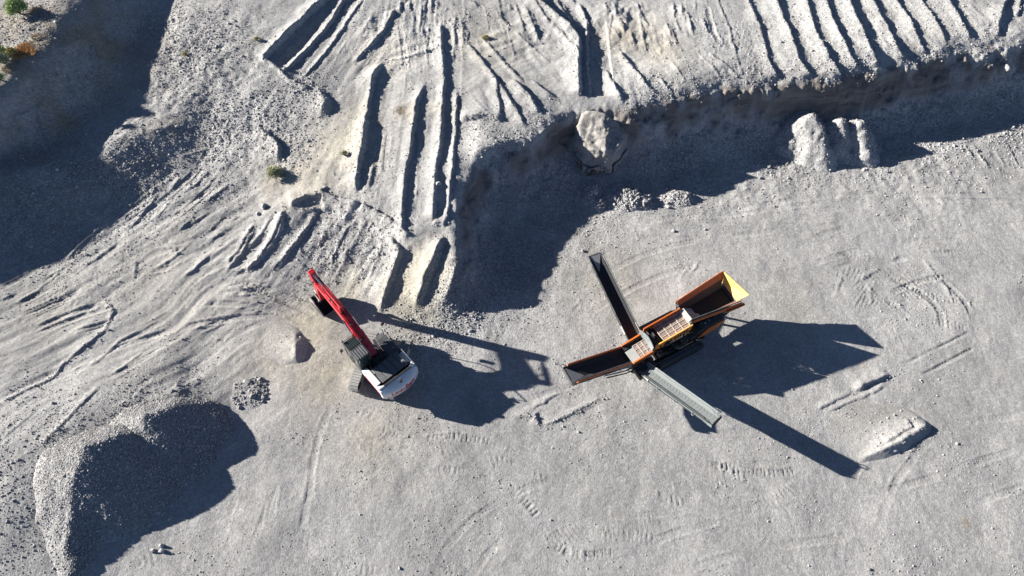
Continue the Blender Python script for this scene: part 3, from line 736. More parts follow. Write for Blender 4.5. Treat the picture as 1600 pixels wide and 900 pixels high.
def heap(name, ridges, slope=0.68, left=0.68, noise=0.06, fine=0.03, res=0.10, mat='pile', cream=0.0, stones=0, ssize=(0.05, 0.3), label='', cat='gravel heap', group=None, coarse=0.9, soft=0.12, face=0.0, warp=0.25, skirt=0.05, concave=True, north=0.0):
    samples = []
    for rd in ridges:
        w = [un(*p) for p in rd]
        if len(w) == 1: samples.append(w[0])
        for a, b in zip(w[:-1], w[1:]):
            n = max(2, int(np.linalg.norm(b - a) / (0.25 if noise > 0.045 else 0.05)))
            for k in range(n + 1): samples.append(a + (b - a) * k / n)
    S = np.array(samples)
    R = (S[:, 2].max() + 0.5) / min(slope, left) + 0.8
    R = min(R * (1.8 if concave else 1), 14)
    gx = np.arange(S[:, 0].min() - R, S[:, 0].max() + R, res); gy = np.arange(S[:, 1].min() - R, S[:, 1].max() + R, res)
    X, Y = np.meshgrid(gx, gy)
    Xw = X + warp * fbm(X, Y, 1.8, 3, 2); Yw = Y + warp * fbm(X, Y, 1.8, 3, 6)
    Z = np.full(X.shape, -1e3)
    l2 = LDIR[:2] / np.linalg.norm(LDIR[:2])
    for s in S:
        dx = Xw - s[0]; dy = Yw - s[1]
        al = dx * l2[0] + dy * l2[1]
        d = np.sqrt(dx * dx + dy * dy + soft * soft) - soft
        sl = np.where(al < 0, left + (slope - left) * np.clip(1 + al / (d + 0.3) , 0, 1), slope)
        if north: sl = sl * (1 + north * np.clip(dy / (d + 0.3), 0, 1))
        if concave:
            b = float(terrain_z(np.array([s[0]]), np.array([s[1]]))[0]); hh = max(s[2] - b, 0.02)
            t = sl * d / hh
            lee_ = np.clip(0.5 + 0.5 * al / (d + 0.05), 0, 1)
            g = lee_ * (1 - t) + (1 - lee_) * np.where(t < 2, (1 - t / 2) ** 2, -(t - 2) * 0.1)
            Z = np.maximum(Z, b + hh * g)
        else: Z = np.maximum(Z, s[2] - sl * d)
    G = terrain_z(X.ravel(), Y.ravel()).reshape(X.shape)
    up = np.clip((Z - G) / 0.4, 0, 1)
    Z = Z + up * (noise * fbm(X, Y, 1.3, 3, 4) + fine * fbm(X, Y, 0.32, 2, 8))
    keepv = Z > G - skirt
    q = keepv[:-1, :-1] | keepv[:-1, 1:] | keepv[1:, 1:] | keepv[1:, :-1]
    Zc = np.maximum(Z, G - skirt * 1.6)
    id_ = np.arange(X.size).reshape(X.shape)
    qd = np.stack([id_[:-1, :-1], id_[:-1, 1:], id_[1:, 1:], id_[1:, :-1]], -1)[q]
    used = np.unique(qd); mp = np.full(X.size, -1); mp[used] = np.arange(len(used))
    V = np.stack([X.ravel(), Y.ravel(), Zc.ravel()], 1)[used]
    c0 = V.mean(0); c0[2] = 0.0
    V0 = V - c0
    me = mesh_from_arrays(name, V0, mp[qd])
    add_attr(me, 'coarse', np.full(len(V), coarse)); add_attr(me, 'cream', np.full(len(V), cream)); add_attr(me, 'soil', np.zeros(len(V))); add_attr(me, 'pale', np.zeros(len(V)))
    if face > 0:
        nz = np.zeros(len(V) * 3, np.float32); me.vertices.foreach_get('normal', nz); nz = nz.reshape(-1, 3)[:, 2]
        add_attr(me, 'face', np.clip(sstep(0.75, 0.45, nz) * face, 0, 1))
    else: add_attr(me, 'face', np.zeros(len(V)))
    o = link(name, me, MATS[mat]); o.location = c0.tolist()
    tag(o, label, cat, group)
    if stones:
        ok = np.argwhere(Z > G + 0.02)
        k = ok[RS.randint(0, len(ok), stones)]
        k = k[RS.rand(stones) < 0.15 + np.clip((Z - G)[k[:, 0], k[:, 1]] / (0.35 * (Z - G).max()), 0, 1)]; stones = len(k)
        px_ = gx[k[:, 1]] + RS.uniform(0, res, stones); py_ = gy[k[:, 0]] + RS.uniform(0, res, stones)
        pz = Z[k[:, 0], k[:, 1]]
        sz = np.clip(np.exp(RS.normal(0, ssize[1], stones)) * ssize[0], 0.02, 0.3)
        scatter('loose_stones', np.stack([px_, py_, pz + sz * 0.1], 1) - c0, sz, o)
    return o

heap('gravel_stockpile', [[(128,703,2.65),(150,697,2.5),(182,684,2.1),(196,682,1.8),(214,694,1.4)], [(128,703,2.65),(112,745,2.1),(106,790,1.5),(104,850,0.9),(104,900,0.5),(104,960,0.3)], [(222,662,1.9),(230,650,2.15),(252,645,1.85),(290,637,1.1),(320,631,0.5)]],
     slope=0.44, left=0.38, north=0.9, concave=False, noise=0.05, fine=0.02, stones=80000, ssize=(0.034, 0.34), warp=0.16, soft=0.05,
     label='large grey gravel stockpile with two peaks in the lower left corner', cat='gravel pile')
heap('sand_heap', [[(462,527,0.26),(464,540,0.46),(462,555,0.30)]], slope=0.62, left=0.17, noise=0.035, fine=0.02, cream=0.25, stones=90, ssize=(0.028, 0.45), coarse=0.1, warp=0.14, soft=0.10, mat='ground',
     label='small cream sand heap beside the excavator bucket')
heap('rubble_heap', [[(376,606,0.15),(392,612,0.16),(402,600,0.13)], [(366,624,0.10)], [(405,618,0.10)]], slope=0.18, left=0.10, noise=0.06, fine=0.05, stones=420, ssize=(0.036, 0.6), soft=0.3, mat='ground', coarse=0.4,
     label='low rubble heap of coarse stones at the upper right of the large stockpile')
heap('gravel_mound', [[(1352,715,0.10),(1380,701,0.28),(1412,685,0.37),(1445,665,0.30)], [(1360,705,0.14),(1390,687,0.30),(1424,666,0.31)], [(1366,694,0.12),(1392,678,0.22),(1420,660,0.22)]], slope=0.60, left=0.24, noise=0.035, fine=0.03, cream=0.10, stones=190, ssize=(0.035, 0.45), coarse=0.0, soft=0.06, warp=0.06, res=0.07, mat='ground',
     label='oval gravel mound with ribbed top near the conveyor shadow tip')
CB = 'cobble heaps at the foot of the cliff'
heap('cobble_heap', [[(976,298,0.62),(990,299,0.72),(1002,306,0.5)]], slope=0.6, left=0.5, noise=0.10, fine=0.08, stones=1500, ssize=(0.06, 0.45), group=CB, label='rounded sunlit cobble heap below the rock outcrop')
heap('cobble_heap', [[(926,290,0.65),(922,304,0.45)], [(935,314,0.35)]], slope=0.6, left=0.5, noise=0.08, fine=0.08, stones=700, ssize=(0.06, 0.45), group=CB, label='narrow cobble heap at the alcove mouth, left of the round one')
heap('cobble_heap', [[(1050,307,0.30),(1068,308,0.34)]], slope=0.5, left=0.4, noise=0.08, fine=0.08, stones=500, ssize=(0.05, 0.45), group=CB, label='smallest cobble heap right of the round one on the shadow edge')
EB = 'sunlit gravel spurs at the foot of the east cliff'
heap('gravel_spur', [[(1268,180,2.45),(1281,202,2.0),(1290,224,1.35),(1298,243,0.55),(1303,256,0.05)], [(1260,205,1.3),(1268,232,0.55)]], slope=0.85, left=0.85, noise=0.10, stones=1500, ssize=(0.04, 0.4), group=EB, concave=False, soft=0.3, label='widest sunlit gravel spur against the shaded east cliff')
heap('gravel_spur', [[(1312,190,2.1),(1319,210,1.6),(1327,232,0.8),(1334,252,0.05)]], slope=0.9, left=0.85, noise=0.14, stones=700, ssize=(0.04, 0.4), group=EB, concave=False, soft=0.25, label='narrow middle gravel spur against the shaded east cliff')
heap('gravel_spur', [[(1343,192,2.05),(1350,212,1.5),(1359,236,0.7),(1366,254,0.05)]], slope=0.85, left=0.85, noise=0.14, stones=800, ssize=(0.04, 0.4), group=EB, concave=False, soft=0.25, label='right-hand gravel spur against the shaded east cliff')
# rock buttress that stands out of the cut bank
def noise3(P, sc, s=0, octs=3):
    r = np.zeros(len(P)); a = 1.0; f = 1.0 / sc
    for k in range(octs):
        r += a * (vnoise(P[:, 0] * f + 3.1 * k, P[:, 1] * f + 5.7 * P[:, 2] * f * .37, s + k) + vnoise(P[:, 1] * f + 1.3, P[:, 2] * f + .41 * P[:, 0] * f, s + k + 3) + vnoise(P[:, 2] * f + 7.7, P[:, 0] * f - .33 * P[:, 1] * f, s + k + 6)) / 1.8
        a *= 0.55; f *= 2.1
    return r
def outcrop():
    back = un(938, 172, 3.4); nose = un(943, 246, 1.9)
    c = (back + nose) / 2; c[2] = 1.45; c[0] -= 0.1; c[1] -= 0.25
    bm = bmesh.new(); bmesh.ops.create_icosphere(bm, subdivisions=6, radius=1.0)
    P = np.array([v.co for v in bm.verts])
    # blocky body
    e = 3.0; P = P / (np.abs(P) ** e).sum(1, keepdims=True) ** (1 / e)
    rnd = np.random.RandomState(21)
    for k in range(16):
        n = rnd.normal(size=3); n /= np.linalg.norm(n); d = rnd.uniform(0.82, 1.02)
        ex = np.maximum(P @ n - d, 0); P = P - ex[:, None] * n
    # a crest along the middle, the sunny flank falling to the west, the nose lower than the back
    W = P * np.array([2.5, 2.6, 2.55])
    W[:, 2] += -0.30 * np.clip(-W[:, 1], -2.4, 2.4) * (W[:, 2] > 0) - 0.22 * np.abs(W[:, 0] - 0.25) * (W[:, 2] > 0)
    W[:, 0] *= 1 + 0.10 * np.clip(W[:, 1], -2.4, 2.4) / 2.4
    nrm = P / np.linalg.norm(P, axis=1, keepdims=True)
    flute = noise3(W * np.array([1, 1, .35]), 0.7, 2, 3); lump = noise3(W, 1.5, 5, 3); grit = noise3(W, 0.22, 8, 2)
    lay = vnoise(W[:, 2] * 4.2 + 0.3 * W[:, 0], W[:, 2] * 0 + 2.0, 4)
    W = W + nrm * (0.20 * lump + 0.13 * flute + 0.028 * grit + 0.05 * lay)[:, None]
    for v, p in zip(bm.verts, W): v.co = Vector(p.tolist())
    me = bpy.data.meshes.new('rock_outcrop'); bm.to_mesh(me); bm.free()
    n = len(me.vertices)
    for p in me.polygons: p.use_smooth = True
    for nm, val in (('coarse', .15), ('cream', .0), ('soil', 0.15), ('face', 0.30), ('pale', 0.0)): add_attr(me, nm, np.full(n, val))
    o = link('rock_outcrop', me, MATS['ground']); o.location = c.tolist()
    tag(o, 'pale rock buttress jutting from the cut bank above the alcove', 'rock outcrop')
outcrop()

# ------------------------------------------------------------------ single boulders
def boulder(px, py, r, label, sq=(1, 1, 1), dz=0.0, seed=0, group=None):
    p = hit(px, py); z = float(terrain_z(np.array([p[0]]), np.array([p[1]]))[0])
    bm = bmesh.new(); bmesh.ops.create_icosphere(bm, subdivisions=3, radius=1.0)
    rnd = random.Random(seed)
    pl = [(Vector((rnd.uniform(-1, 1), rnd.uniform(-1, 1), rnd.uniform(-1, 1))).normalized(), rnd.uniform(0.6, 0.85)) for _ in range(11)]
    for v in bm.verts:
        for n, d in pl:
            e = v.co.dot(n) - d
            if e > 0: v.co -= n * e
        v.co *= 1 + 0.05 * math.sin(7 * v.co.x + seed) * math.cos(6 * v.co.y + 2 * seed)
        v.co = Vector((v.co.x * r * sq[0], v.co.y * r * sq[1], v.co.z * r * sq[2]))
    me = bpy.data.meshes.new('boulder'); bm.to_mesh(me); bm.free()
    o = link('boulder', me, MATS['boulder']); o.location = (p[0], p[1], z + r * 0.35 * sq[2] + dz)
    o.rotation_euler = (rnd.uniform(-.2, .2), rnd.uniform(-.2, .2), rnd.uniform(0, 6))
    return tag(o, label, 'boulder', group)
GB = 'single boulders about the pit'
boulder(1565,115,0.42,'white boulder lodged on the face of the east cliff',(1.2,.9,.8),0.25,3,GB)
boulder(412,323,0.30,'dark boulder above the slope left of the broken lip',(1.1,.9,.8),0,4,GB)
boulder(403,334,0.20,'small pale stone just below the dark boulder',(1.1,.9,.8),0,5,GB)
boulder(252,853,0.17,'upper of three pale stones below the stockpile shadow',(1.1,.9,.8),0,6,GB)
boulder(253,861,0.20,'lower right of three pale stones below the stockpile shadow',(1.1,.9,.8),0,7,GB)
boulder(238,861,0.16,'leftmost of three pale stones below the stockpile shadow',(1,.9,.8),0,8,GB)
boulder(264,810,0.20,'pale stone inside the stockpile shadow near its edge',(1.1,.9,.7),0,9,GB)
boulder(1290,241,0.42,'boulder at the toe of the widest sunlit spur',(1.2,.8,.7),0.1,11,GB)
boulder(686,287,0.30,'boulder lying in the shaded dozer lane of the ramp',(1.2,.8,.7),0.0,12,GB)
boulder(1347,245,0.25,'stone at the toe of the right-hand sunlit spur',(1.1,.8,.7),0,13,GB)
# ------------------------------------------------------------------ machine building kit
def paint(name, col, rough=0.4, metal=0.0, dirt=0.35, dust=(0.34, 0.325, 0.30), scale=2.2, bump=0.0, coat=0.0):
    t = NT(name)
    co = t.n('ShaderNodeTexCoord'); vec = co.outputs['Object']
    a = t.noise(scale, 5, 0.62, vec); b = t.noise(scale * 7, 3, 0.6, vec)
    shade = t.mix(1.0, col, t.ramp(b, [(0.25, 0.80), (0.75, 1.14)]), 'MULTIPLY')
    f = t.ramp(a, [(0.42, 0.0), (0.72, dirt)])
    c = t.mix(f, shade, dust)
    r = t.math('MULTIPLY_ADD', f, 0.5); r.inputs[2].default_value = rough
    bp = None
    if bump:
        bp = t.n('ShaderNodeBump'); bp.inputs['Strength'].default_value = bump; bp.inputs['Distance'].default_value = 0.01
        t.t.links.new(b.outputs[0], bp.inputs['Height'])
    return t.out(c, r, bp, Metallic=metal, Coat_Weight=coat)
M_ = MATS
M_['red'] = paint('red_paint', (0.50, 0.012, 0.022), 0.32, dirt=0.14, coat=0.3)
M_['white'] = paint('white_paint', (0.74, 0.74, 0.72), 0.35, dirt=0.18, coat=0.2)
M_['charcoal'] = paint('charcoal_paint', (0.045, 0.048, 0.05), 0.5, dirt=0.42, dust=(0.16, 0.16, 0.16))
M_['black'] = paint('black_paint', (0.014, 0.015, 0.017), 0.55, dirt=0.16, dust=(0.12, 0.115, 0.11))
M_['hood'] = paint('hood_grey', (0.085, 0.09, 0.092), 0.55, dirt=0.35, dust=(0.2, 0.2, 0.2))
M_['shoe'] = paint('dusty_steel', (0.34, 0.33, 0.31), 0.8, dirt=0.8, dust=(0.42, 0.405, 0.38), scale=3.0)
M_['steel'] = paint('bare_steel', (0.42, 0.43, 0.44), 0.35, metal=0.6, dirt=0.3)
M_['chrome'] = paint('cylinder_rod', (0.75, 0.77, 0.80), 0.14, metal=1.0, dirt=0.05)
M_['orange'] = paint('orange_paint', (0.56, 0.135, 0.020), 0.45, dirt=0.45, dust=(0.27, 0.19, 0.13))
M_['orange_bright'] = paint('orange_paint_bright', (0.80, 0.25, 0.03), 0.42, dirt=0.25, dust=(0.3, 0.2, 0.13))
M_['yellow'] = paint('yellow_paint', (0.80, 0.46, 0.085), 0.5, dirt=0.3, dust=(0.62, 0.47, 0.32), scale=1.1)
M_['rubber'] = paint('belt_rubber', (0.018, 0.018, 0.020), 0.8, dirt=0.35, dust=(0.06, 0.06, 0.058))
M_['belt_dusty'] = paint('dusty_belt', (0.15, 0.165, 0.16), 0.85, dirt=0.5, dust=(0.22, 0.225, 0.215))
M_['greygreen'] = paint('grey_frame', (0.15, 0.17, 0.17), 0.5, dirt=0.4, dust=(0.28, 0.28, 0.265))
M_['darkgrey'] = paint('dark_frame', (0.055, 0.06, 0.062), 0.5, dirt=0.4, dust=(0.16, 0.155, 0.15))
M_['rust'] = paint('rusty_screen', (0.42, 0.35, 0.30), 0.7, dirt=0.4, dust=(0.54, 0.48, 0.43), scale=4)
M_['cream'] = paint('cream_plate', (0.46, 0.43, 0.37), 0.6, dirt=0.4, dust=(0.40, 0.385, 0.35))
M_['plate'] = paint('liner_plate', (0.30, 0.305, 0.285), 0.6, dirt=0.6, dust=(0.34, 0.335, 0.31))
M_['hopper_shade'] = paint('hopper_steel_shade', (0.045, 0.045, 0.048), 0.6, dirt=0.5, dust=(0.15, 0.125, 0.105), scale=1.5)  # dark tone carries the shadow inside the hopper, with brown dust over it
M_['soot'] = paint('dark_machinery', (0.022, 0.022, 0.024), 0.6, dirt=0.35, dust=(0.10, 0.095, 0.09), scale=5)
def glass_mat():
    t = NT('tinted_glass')
    return t.out((0.035, 0.05, 0.045), 0.06, None, Specular_IOR_Level=0.7, Coat_Weight=0.3)
M_['glass'] = glass_mat()
def letter_mat(name, c):
    return NT(name).out(c, 0.4)
M_['red_decal'] = letter_mat('red_lettering', (0.52, 0.012, 0.02))
M_['black_decal'] = letter_mat('black_lettering', (0.02, 0.02, 0.022))

class MB:
    def __init__(self): self.v = []; self.f = []
    def add(self, vs, fs):
        n = len(self.v); self.v += [tuple(p) for p in vs]; self.f += [tuple(i + n for i in q) for q in fs]; return self
    def box(self, x0, x1, y0, y1, z0, z1, M=None):
        vs = [Vector(p) for p in ((x0,y0,z0),(x1,y0,z0),(x1,y1,z0),(x0,y1,z0),(x0,y0,z1),(x1,y0,z1),(x1,y1,z1),(x0,y1,z1))]
        if M is not None: vs = [M @ p for p in vs]
        return self.add(vs, [(0,3,2,1),(4,5,6,7),(0,1,5,4),(1,2,6,5),(2,3,7,6),(3,0,4,7)])
    def hexa(self, pts):
        """eight corners: four below (counter-clockwise), four above"""
        return self.add(pts, [(0,3,2,1),(4,5,6,7),(0,1,5,4),(1,2,6,5),(2,3,7,6),(3,0,4,7)])
    def prism(self, prof, y0, y1, plane='xz'):
        """polygon in a plane, pulled along the remaining axis"""
        n = len(prof)
        def P(a, b, c): return (a, c, b) if plane == 'xz' else ((a, b, c) if plane == 'xy' else (c, a, b))
        vs = [P(a, b, y0) for a, b in prof] + [P(a, b, y1) for a, b in prof]
        fs = [tuple(range(n))[::-1], tuple(range(n, 2 * n))] + [(i, (i + 1) % n, n + (i + 1) % n, n + i) for i in range(n)]
        return self.add(vs, fs)
    def cyl(self, p0, p1, r, n=12, r1=None):
        p0 = Vector(p0); p1 = Vector(p1); d = (p1 - p0).normalized()
        u = d.orthogonal().normalized(); w = d.cross(u); r1 = r if r1 is None else r1
        vs = [p0 + (u * math.cos(2*math.pi*k/n) + w * math.sin(2*math.pi*k/n)) * r for k in range(n)] + [p1 + (u * math.cos(2*math.pi*k/n) + w * math.sin(2*math.pi*k/n)) * r1 for k in range(n)]
        return self.add(vs, [tuple(range(n))[::-1], tuple(range(n, 2*n))] + [(k, (k+1) % n, n + (k+1) % n, n + k) for k in range(n)])
    def tube(self, pts, r, n=7):
        pts = [Vector(p) for p in pts]
        rings = []
        for i, p in enumerate(pts):
            d = (pts[min(i+1, len(pts)-1)] - pts[max(i-1, 0)]).normalized()
            u = d.cross(Vector((0.13, 0.37, 0.92))).normalized(); w = d.cross(u)
            rings.append([p + (u * math.cos(2*math.pi*k/n) + w * math.sin(2*math.pi*k/n)) * r for k in range(n)])
        vs = [q for rg in rings for q in rg]; fs = []
        for i in range(len(rings) - 1):
            for k in range(n): fs.append((i*n+k, i*n+(k+1) % n, (i+1)*n+(k+1) % n, (i+1)*n+k))
        fs.append(tuple(range(n))[::-1]); fs.append(tuple(range((len(rings)-1)*n, len(rings)*n)))
        return self.add(vs, fs)
    def sheet(self, quad, th, off=None):
        """a plate: four corners, thickened along its normal"""
        q = [Vector(p) for p in quad]; n = (q[1]-q[0]).cross(q[3]-q[0]).normalized() * th
        return self.add(q + [p + n for p in q], [(0,3,2,1),(4,5,6,7),(0,1,5,4),(1,2,6,5),(2,3,7,6),(3,0,4,7)])
    def build(self, name, mat, parent, bevel=0.0, smooth=False, rz=None, label=None, loc=None):
        me = bpy.data.meshes.new(name); me.from_pydata(self.v, [], self.f); me.update()
        bm = bmesh.new(); bm.from_mesh(me); bmesh.ops.recalc_face_normals(bm, faces=bm.faces); bm.to_mesh(me); bm.free()
        if smooth:
            for p in me.polygons: p.use_smooth = True
        o = link(name, me, M_[mat], parent)
        if bevel:
            md = o.modifiers.new('bevel', 'BEVEL'); md.width = bevel; md.segments = 2; md.limit_method = 'ANGLE'; md.angle_limit = math.radians(35)
            md.harden_normals = False
        if rz is not None: o.rotation_euler = (0, 0, rz)
        if loc is not None: o.location = loc
        if label: o['label'] = label
        return o

# ------------------------------------------------------------------ excavator
def make_excavator():
    root = empty('excavator', (-9.55, -6.90, 0.0))
    tag(root, 'red and white tracked excavator with dark cab parked below the ramp', 'excavator')
    LOW = math.radians(77.6); UP = math.radians(131.7)
    # --- tracks
    for s in (-1, 1):
        yc = s * 1.22; hw = 0.32
        def oval(r, n=10, L=1.78, zc=0.47):
            pts = []
            for k in range(n + 1):
                a = -math.pi/2 + math.pi * k / n; pts.append((L + r * math.cos(a), zc + r * math.sin(a)))
            for k in range(n + 1):
                a = math.pi/2 + math.pi * k / n; pts.append((-L + r * math.cos(a), zc + r * math.sin(a)))
            return pts
        tr = MB().prism(oval(0.40), yc - hw * 0.9, yc + hw * 0.9).build('track', 'shoe', root, rz=LOW)
        # shoes with grouser bars round the oval
        sh = MB(); per = 2 * 3.56 + 2 * math.pi * 0.41; n = 50
        for k in range(n):
            q = per * k / n; L = 1.78; r = 0.41
            if q < 2*L: p = Vector((L - q, 0, 0.47 + r)); ang = 0
            elif q < 2*L + math.pi*r:
                a = (q - 2*L) / r; p = Vector((-L - r*math.sin(a), 0, 0.47 + r*math.cos(a))); ang = -a
            elif q < 4*L + math.pi*r: p = Vector((-L + (q - 2*L - math.pi*r), 0, 0.47 - r)); ang = math.pi
            else:
                a = (q - 4*L - math.pi*r) / r; p = Vector((L + r*math.sin(a), 0, 0.47 - r*math.cos(a))); ang = math.pi - a
            M = Matrix.Translation((p.x, yc, p.z)) @ Matrix.Rotation(ang, 4, 'Y')
            sh.box(-0.085, 0.085, -hw, hw, 0.0, 0.028, M); sh.box(-0.075, -0.045, -hw, hw, 0.028, 0.062, M); sh.box(0.03, 0.055, -hw, hw, 0.028, 0.055, M)
        o = sh.build('track_shoes', 'shoe', tr); o['kind'] = 'stuff'
        MB().box(-1.5, 1.5, yc + s*0.02 - 0.22, yc + s*0.02 + 0.22, 0.30, 0.72).build('track_frame', 'black', tr, 0.02)
        for e in (-1, 1): MB().cyl((e*1.78, yc - 0.29, 0.47), (e*1.78, yc + 0.29, 0.47), 0.30, 16).build('sprocket' if e < 0 else 'idler', 'black', tr)
    MB().box(-0.9, 0.9, -0.95, 0.95, 0.42, 0.86).build('undercarriage', 'black', root, 0.03, rz=LOW)
    MB().cyl((0, 0, 0.84), (0, 0, 1.06), 0.62, 24).build('swing_bearing', 'black', root)
    # --- house
    MB().prism([(-2.25,-1.36),(1.2,-1.36),(1.55,-1.2),(1.55,-0.5),(0.9,-0.36),(0.9,0.36),(1.6,0.42),(1.6,1.38),(-2.25,1.38)], 1.04, 1.22, 'xy').build('deck', 'black', root, 0.015, rz=UP)
    MB().box(-1.2, 0.9, -0.4, 0.42, 1.2, 1.62).build('swing_motor_bay', 'soot', root, 0.03, rz=UP)
    # engine hood: panels side by side
    hood = MB().box(-1.98, -0.55, -1.12, 0.98, 1.6, 2.06).build('engine_hood', 'charcoal', root, 0.04, rz=UP)
    for k in range(5):
        y0 = -1.08 + k * 0.41
        MB().prism([(-1.93,2.06),(-0.62,2.06),(-0.66,2.15 - 0.012*k),(-1.88,2.20 - 0.01*(k % 2))], y0, y0 + 0.385).build('hood_panel', 'hood', hood, 0.025)
    MB().box(-1.95, -0.6, -1.1, 0.96, 1.2, 1.6).build('engine_block', 'soot', hood)
    MB().cyl((-1.55, -0.88, 2.15), (-1.55, -0.88, 2.46), 0.075, 14).build('exhaust_pipe', 'steel', hood)
    MB().box(-0.52, -0.1, -0.95, -0.3, 1.2, 1.9).build('valve_block', 'soot', root, 0.03, rz=UP)
    hs = MB()
    for k in range(5):
        y = -0.35 + 0.17 * k
        hs.tube([(-0.55, y, 2.0), (-0.25, y + .03, 2.08), (0.1, y * .7, 2.0), (0.45, y * .5, 2.05)], 0.028)
    for k in range(3): hs.tube([(-0.6, 0.9 - .25*k, 2.2), (-0.2, 0.75 - .3*k, 2.3), (0.05, 0.4 - .2*k, 2.0)], 0.022)
    hs.build('hoses', 'black', root, rz=UP, smooth=True)
    # left side: white panel with the red stripe
    sp = MB().prism([(-2.28,1.12),(-0.02,1.12),(-0.02,1.62),(-0.5,1.98),(-2.28,2.06)], 1.02, 1.40).build('side_panel', 'white', root, 0.035, rz=UP)
    MB().box(-2.1, -0.35, 1.40, 1.408, 1.17, 1.33).build('red_stripe', 'red_decal', sp)
    MB().box(-1.75, -0.9, 0.99, 1.03, 2.0, 2.18).build('radiator_grille', 'black', sp, 0.01)
    rp = MB().prism([(-2.28,1.12),(-0.7,1.12),(-0.7,1.80),(-2.28,2.0)], -1.38, -1.14).build('side_panel', 'white', root, 0.03, rz=UP)
    MB().box(-2.1, -0.9, -1.388, -1.38, 1.17, 1.33).build('red_stripe', 'red_decal', rp)
    # right front: tank, tool box with steps
    tk = MB().prism([(-0.66,1.22),(0.62,1.22),(0.62,1.86),(-0.66,1.98)], -1.36, -0.52).build('fuel_tank', 'charcoal', root, 0.04, rz=UP)
    MB().cyl((-0.2, -1.1, 1.9), (-0.2, -1.1, 2.02), 0.06, 10).build('filler_cap', 'steel', tk)
    MB().box(0.64, 1.12, -1.34, -0.6, 1.22, 1.66).build('tool_box', 'charcoal', root, 0.03, rz=UP)
    MB().box(1.13, 1.5, -1.30, -0.66, 1.22, 1.42).build('step', 'hood', root, 0.02, rz=UP)
    hr = MB()
    hr.tube([(1.35,-1.33,1.25),(1.38,-1.33,2.2),(1.2,-1.33,2.42),(0.55,-1.33,2.5),(0.45,-1.33,2.42),(0.45,-1.33,1.86)], 0.028)
    hr.tube([(0.5,-1.33,2.3),(-0.6,-1.33,2.42),(-1.9,-1.34,2.42),(-2.0,-1.34,2.05)], 0.03); hr.tube([(-0.7,-1.33,2.4),(-0.7,-1.33,1.8)], 0.025)
    hr.build('handrail', 'greygreen', root, rz=UP, smooth=True)
    mr = MB(); mr.tube([(1.36,-1.33,2.1),(1.5,-1.45,2.3),(1.55,-1.5,2.35)], 0.018); mr.box(1.5, 1.56, -1.66, -1.42, 2.2, 2.5)
    mr.build('mirror', 'black', root, 0.01, rz=UP)
    # --- counterweight with a rounded tail
    prof = []
    NCW = 18
    def rear(y): return -2.86 + 0.48 * (abs(y) / 1.42) ** 2.4
    ys = [-1.42 + 2.84 * k / NCW for k in range(NCW + 1)]
    m = MB(); lv = [(1.06, 0.10), (1.22, 0.0), (1.74, 0.03), (1.86, 0.09), (2.02, 0.32), (2.16, 0.60)]
    rows = []
    for z, ins in lv:
        rows.append([(rear(y) + ins, y * (1 - 0.02 * (ins > 0.2)), z) for y in ys])
    vs = [p for r in rows for p in r]; n = NCW + 1; fs = []
    for i in range(len(rows) - 1):
        for k in range(NCW): fs.append((i*n+k, i*n+k+1, (i+1)*n+k+1, (i+1)*n+k))
    # front wall and caps
    base = len(vs); vs += [(-2.1, -1.42, 1.06), (-2.1, 1.42, 1.06), (-2.1, 1.40, 2.16), (-2.1, -1.40, 2.16)]
    top = (len(rows) - 1) * n
    fs.append(tuple(range(top, top + n)) + (base + 2, base + 3)); fs.append(tuple(range(n))[::-1] + (base, base + 1))
    fs.append((base, base+1, base+2, base+3))
    fs.append(tuple(i * n for i in range(len(rows))) + (base + 3, base)); fs.append(tuple(i * n + NCW for i in range(len(rows))) + (base + 2, base + 1))
    cw = m.add(vs, fs).build('counterweight', 'white', root, rz=UP)
    bmx = bmesh.new(); bmx.from_mesh(cw.data); bmesh.ops.triangulate(bmx, faces=[f for f in bmx.faces if len(f.verts) > 4]); bmx.to_mesh(cw.data); bmx.free()
    for p in cw.data.polygons: p.use_smooth = True
    cw.data.set_sharp_from_angle(angle=math.radians(40))
    MB().box(-2.20, -2.02, -1.10, 1.0, 2.0, 2.20).build('hood_seal', 'black', root, 0.02, rz=UP)
    cm = MB(); cm.box(-2.55, -2.40, -0.09, 0.09, 2.0, 2.16); cm.cyl((-2.62, 0, 2.10), (-2.54, 0, 2.10), 0.045, 10); cm.build('rear_camera', 'black', cw, 0.015)
    # lettering that follows the curve
    def lettering(txt, size, y_start, z, mat, name, width, bold=0.02):
        cu = bpy.data.curves.new(name, 'FONT'); cu.body = txt; cu.size = size; cu.offset = bold; cu.extrude = 0.0; cu.resolution_u = 3
        tmp = bpy.data.objects.new('tmp', cu); COL.objects.link(tmp)
        dg = bpy.context.evaluated_depsgraph_get(); me = bpy.data.meshes.new_from_object(tmp.evaluated_get(dg))
        bpy.data.objects.remove(tmp); bpy.data.curves.remove(cu)
        bm = bmesh.new(); bm.from_mesh(me)
        bmesh.ops.subdivide_edges(bm, edges=[e for e in bm.edges if e.calc_length() > 0.12], cuts=2)
        xs = [v.co.x for v in bm.verts]; k = width / (max(xs) - min(xs)); x0 = min(xs)
        for v in bm.verts:
            # seen from behind, left to right runs from +y to -y
            y = y_start - (v.co.x - x0) * k; zz = z + v.co.y
            ins = 0.03 * max(0, zz - 1.22) / 0.52 if zz < 1.74 else 0.03 + 0.06 * (zz - 1.74) / 0.12
            v.co = Vector((rear(y) + ins - 0.006, y, zz))
        bmesh.ops.recalc_face_normals(bm, faces=bm.faces)
        bm.to_mesh(me); bm.free(); me.name = name
        return link(name, me, M_[mat], cw)
    lettering('Link-Belt', 0.52, 0.92, 1.42, 'red_decal', 'lettering', 1.78, 0.02)
    sm = MB()
